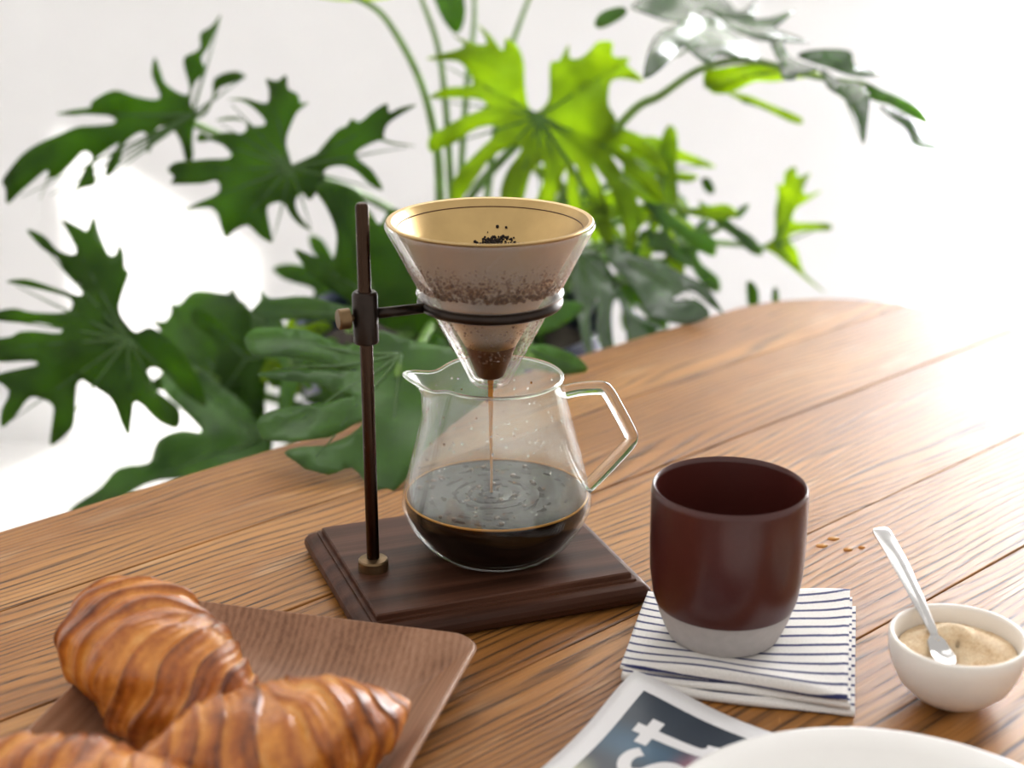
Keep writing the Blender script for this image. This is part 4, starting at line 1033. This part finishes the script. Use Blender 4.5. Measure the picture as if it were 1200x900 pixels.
# ------------------------------------------------------------------ croissants
def croissant(loc, rot, L, R, bend, N, seed, label, squash=0.9, tipr=0.18, pw=0.62):
    rc = random.Random(seed)
    V, F, bake = [], [], []; nt, na = 150, 72
    ph = [rc.uniform(0, 6) for _ in range(8)]
    for i in range(nt + 1):
        t = 2 * i / nt - 1
        ang = t * bend / 2
        rad = L / bend if bend > 0.01 else 1e3
        c = Vector((rad * math.sin(ang), rad * (1 - math.cos(ang)), 0))
        nrm = Vector((-math.sin(ang), math.cos(ang), 0)); zz = Vector((0, 0, 1))
        prof = (1 - abs(t) ** 2.3) ** pw * (1 - tipr) + tipr * (1 - abs(t) ** 8) ** 0.5
        for k in range(na):
            a = 2 * PI * k / na
            s = (abs(t) ** 1.15) * N + 0.34 * math.sin(a + ph[0]) + 0.14 * math.sin(2 * a + ph[1]) + 0.07 * math.sin(5 * a + ph[2] + t * 4) + 0.10 * math.sin(abs(t) * 11 + ph[7]) + 0.35 * (t > 0) + 0.5
            fr = s - math.floor(s)
            # every wrap is thick where it ends and dips under the wrap nearer the middle
            w_ = 0.16 + 0.07 * math.sin(4 * a + ph[5]); step = min(1.0, fr / w_); step = step * step * (3 - 2 * step)
            lay = step * (1 - 0.75 * fr)
            fine = math.sin(s * 2 * PI * 3.3 + math.sin(a * 3 + ph[3]) * 1.6) * 0.5 + 0.5
            lump = 0.06 * math.sin(3 * a + ph[4] + t * 5) + 0.05 * math.sin(2 * a - t * 8 + ph[5]) + 0.03 * math.sin(7 * a + t * 13 + ph[6])
            r = R * prof * (0.88 + 0.14 * lay + 0.020 * fine + lump * 0.8)
            z = math.sin(a) * r * squash
            if z < -0.60 * R * squash: z = -0.60 * R * squash + (z + 0.60 * R * squash) * 0.15
            V.append(c + nrm * (math.cos(a) * r) + zz * z)
            bake.append(max(0, min(1, 0.12 + 0.52 * lay + 0.16 * fine * lay + 0.10 * math.sin(a * 2 + t * 6 + ph[6]) + 0.16 * abs(t) ** 3 - 0.12 * (math.sin(a) < -0.3))))
    for i in range(nt):
        for k in range(na):
            k2 = (k + 1) % na; F.append((i * na + k, i * na + k2, (i + 1) * na + k2, (i + 1) * na + k))
    F.append(tuple(range(na - 1, -1, -1))); F.append(tuple(range(nt * na, (nt + 1) * na)))
    o = mesh_obj('croissant', V, F, M['croissant'])
    at = o.data.attributes.new('bake', 'FLOAT', 'POINT')
    at.data.foreach_set('value', bake)
    o.location = loc; o.rotation_euler = [math.radians(x) for x in rot]
    tag(o, label, 'croissant', 'croissants on the walnut tray')
    return o
croissant((-0.174, 0.6850, 0.0340), (-8, 14, -42), 0.124, 0.0375, 0.9, 5.0, 4, 'plump golden croissant at the back left of the tray, highest of the three', 0.92)
croissant((-0.107, 0.6230, 0.0280), (4, 1, 28), 0.144, 0.0325, 0.55, 5.6, 8, 'dark glossy croissant with pointed end toward the right rim of the tray', 0.92, 0.12, 1.25)
croissant((-0.186, 0.5800, 0.0270), (0, 2, -10), 0.118, 0.0300, 0.8, 5.0, 15, 'pale golden croissant at the bottom left edge of the picture', 0.92)

# ------------------------------------------------------------------ magazine with the letters st
MA = math.radians(-33.5)
mag_tip = Vector((0.0632, 0.7205, 0))
mag = tag(empty('magazine', mag_tip, MA), 'white-bordered magazine with dark cover photo and white letters, partly under the plate', 'magazine')
# local: +x runs along the far right edge, -y along the left edge
MW, MD = 0.165, 0.215
def page_z(x, y): return 0.0022 + 0.0105 * math.exp(-((x * x + y * y) / 0.0016))
def sheet(name, x0, x1, y0, y1, lift, mat, parent, thick, n=24, side=1):
    V, F = [], []
    for j in range(n + 1):
        for i in range(n + 1):
            x = x0 + (x1 - x0) * i / n; y = y0 + (y1 - y0) * j / n
            V.append((x, y, page_z(x, y) + lift))
    for j in range(n):
        for i in range(n):
            a = j * (n + 1) + i; F.append((a, a + 1, a + n + 2, a + n + 1) )
    o = mesh_obj(name, V, F, mat, parent)
    if thick:
        m = o.modifiers.new('paper', 'SOLIDIFY'); m.thickness = thick; m.offset = -1
    return o
sheet('cover', 0, MW, -MD, 0, 0.0, M['paper'], mag, 0.0018)
sheet('cover_photo', 0.0125, MW - 0.0125, -MD + 0.0125, -0.0125, 0.00012, M['cover'], mag, 0.0)
def stroke(path, w, lift=0.00026):
    P = [Vector((p[0], p[1], 0)) for p in path]; V, F = [], []; m = len(P)
    for k, p in enumerate(P):
        t = (P[min(k + 1, m - 1)] - P[max(k - 1, 0)]).normalized(); s = Vector((-t.y, t.x, 0)) * w / 2
        for q in (p + s, p - s): V.append((q.x, q.y, page_z(q.x, q.y) + lift))
    for k in range(m - 1): F.append((2 * k, 2 * k + 1, 2 * k + 3, 2 * k + 2))
    return V, F
# the word runs along local +y, letter tops towards local -x
def glyph(name, strokes, w):
    o = mesh_obj(name, *join([stroke(p, w, 0.00026 + 0.00003 * q) for q, p in enumerate(strokes)]), M['paper'], mag, smooth=False)
    return o
LX, LY = 0.0, 0.0
def lp(pts): return [(p.x, p.y) for p in catmull([(a, b, 0) for a, b in pts], 8)]
glyph('letter_t', [lp([(0.0215, -0.0372), (0.0350, -0.0372), (0.0520, -0.0372), (0.0580, -0.0362), (0.0610, -0.0325), (0.0605, -0.0285)]), [(0.0295, -0.0470), (0.0295, -0.0275)]], 0.0066)
glyph('letter_s', [lp([(0.0335, -0.0520), (0.0305, -0.0560), (0.0300, -0.0620), (0.0330, -0.0680), (0.0375, -0.0690), (0.0420, -0.0660), (0.0450, -0.0600), (0.0490, -0.0555), (0.0545, -0.0550), (0.0595, -0.0590), (0.0605, -0.0650), (0.0580, -0.0710)])], 0.0066)

# ------------------------------------------------------------------ plate
PC = Vector((0.1545, 0.5460, 0))
plate = tag(empty('dinner_plate', (PC.x, PC.y, 0.0045)), 'white ceramic plate cut off by the bottom edge of the picture', 'plate')
mesh_obj('plate_disc', *lathe([(0, 0.002), (0.060, 0.002), (0.062, 0), (0.066, 0), (0.068, 0.0025), (0.092, 0.0120), (0.1010, 0.0165), (0.1026, 0.0178), (0.1024, 0.0190), (0.1005, 0.0192), (0.0900, 0.0150), (0.0680, 0.0070), (0.058, 0.0055), (0, 0.0055)], 128), M['plate'], plate)

# ------------------------------------------------------------------ spilt drops on the table
dr = random.Random(4)
M['honey'] = mat_glass('honey_drop', (0.85, 0.45, 0.08), 0.05, 1.45)
for (x, y, r, lab) in ((0.1936, 0.8985, 0.0032, 'largest amber drop on the table, nearest the mug'), (0.2030, 0.9090, 0.0030, 'amber drop on the table, farthest back of the spilt drops'),
                       (0.2090, 0.8930, 0.0026, 'small amber drop on the table, front middle one of the spilt drops'), (0.2180, 0.8955, 0.0018, 'tiny amber drop on the table, rightmost of the spill')):
    V, F = lathe([(0, 0.0012)] + [(math.sin(k * PI / 12), math.cos(k * PI / 12) * 0.0012) for k in range(1, 7)] + [(0, 0)], 20)
    V = [(vx * r * (1.25 if abs(vx) + abs(vy) else 1), vy * r * 0.8 * (1 + 0.15 * math.sin(3 * math.atan2(vy, vx))), max(0, vz)) for vx, vy, vz in V]
    o = mesh_obj('spilt_drop', V, F, M['amber']); o.location = (x, y, 0.0001); o.rotation_euler = (0, 0, dr.uniform(0, 1))
    tag(o, lab, 'drop', 'amber drops spilt on the table')
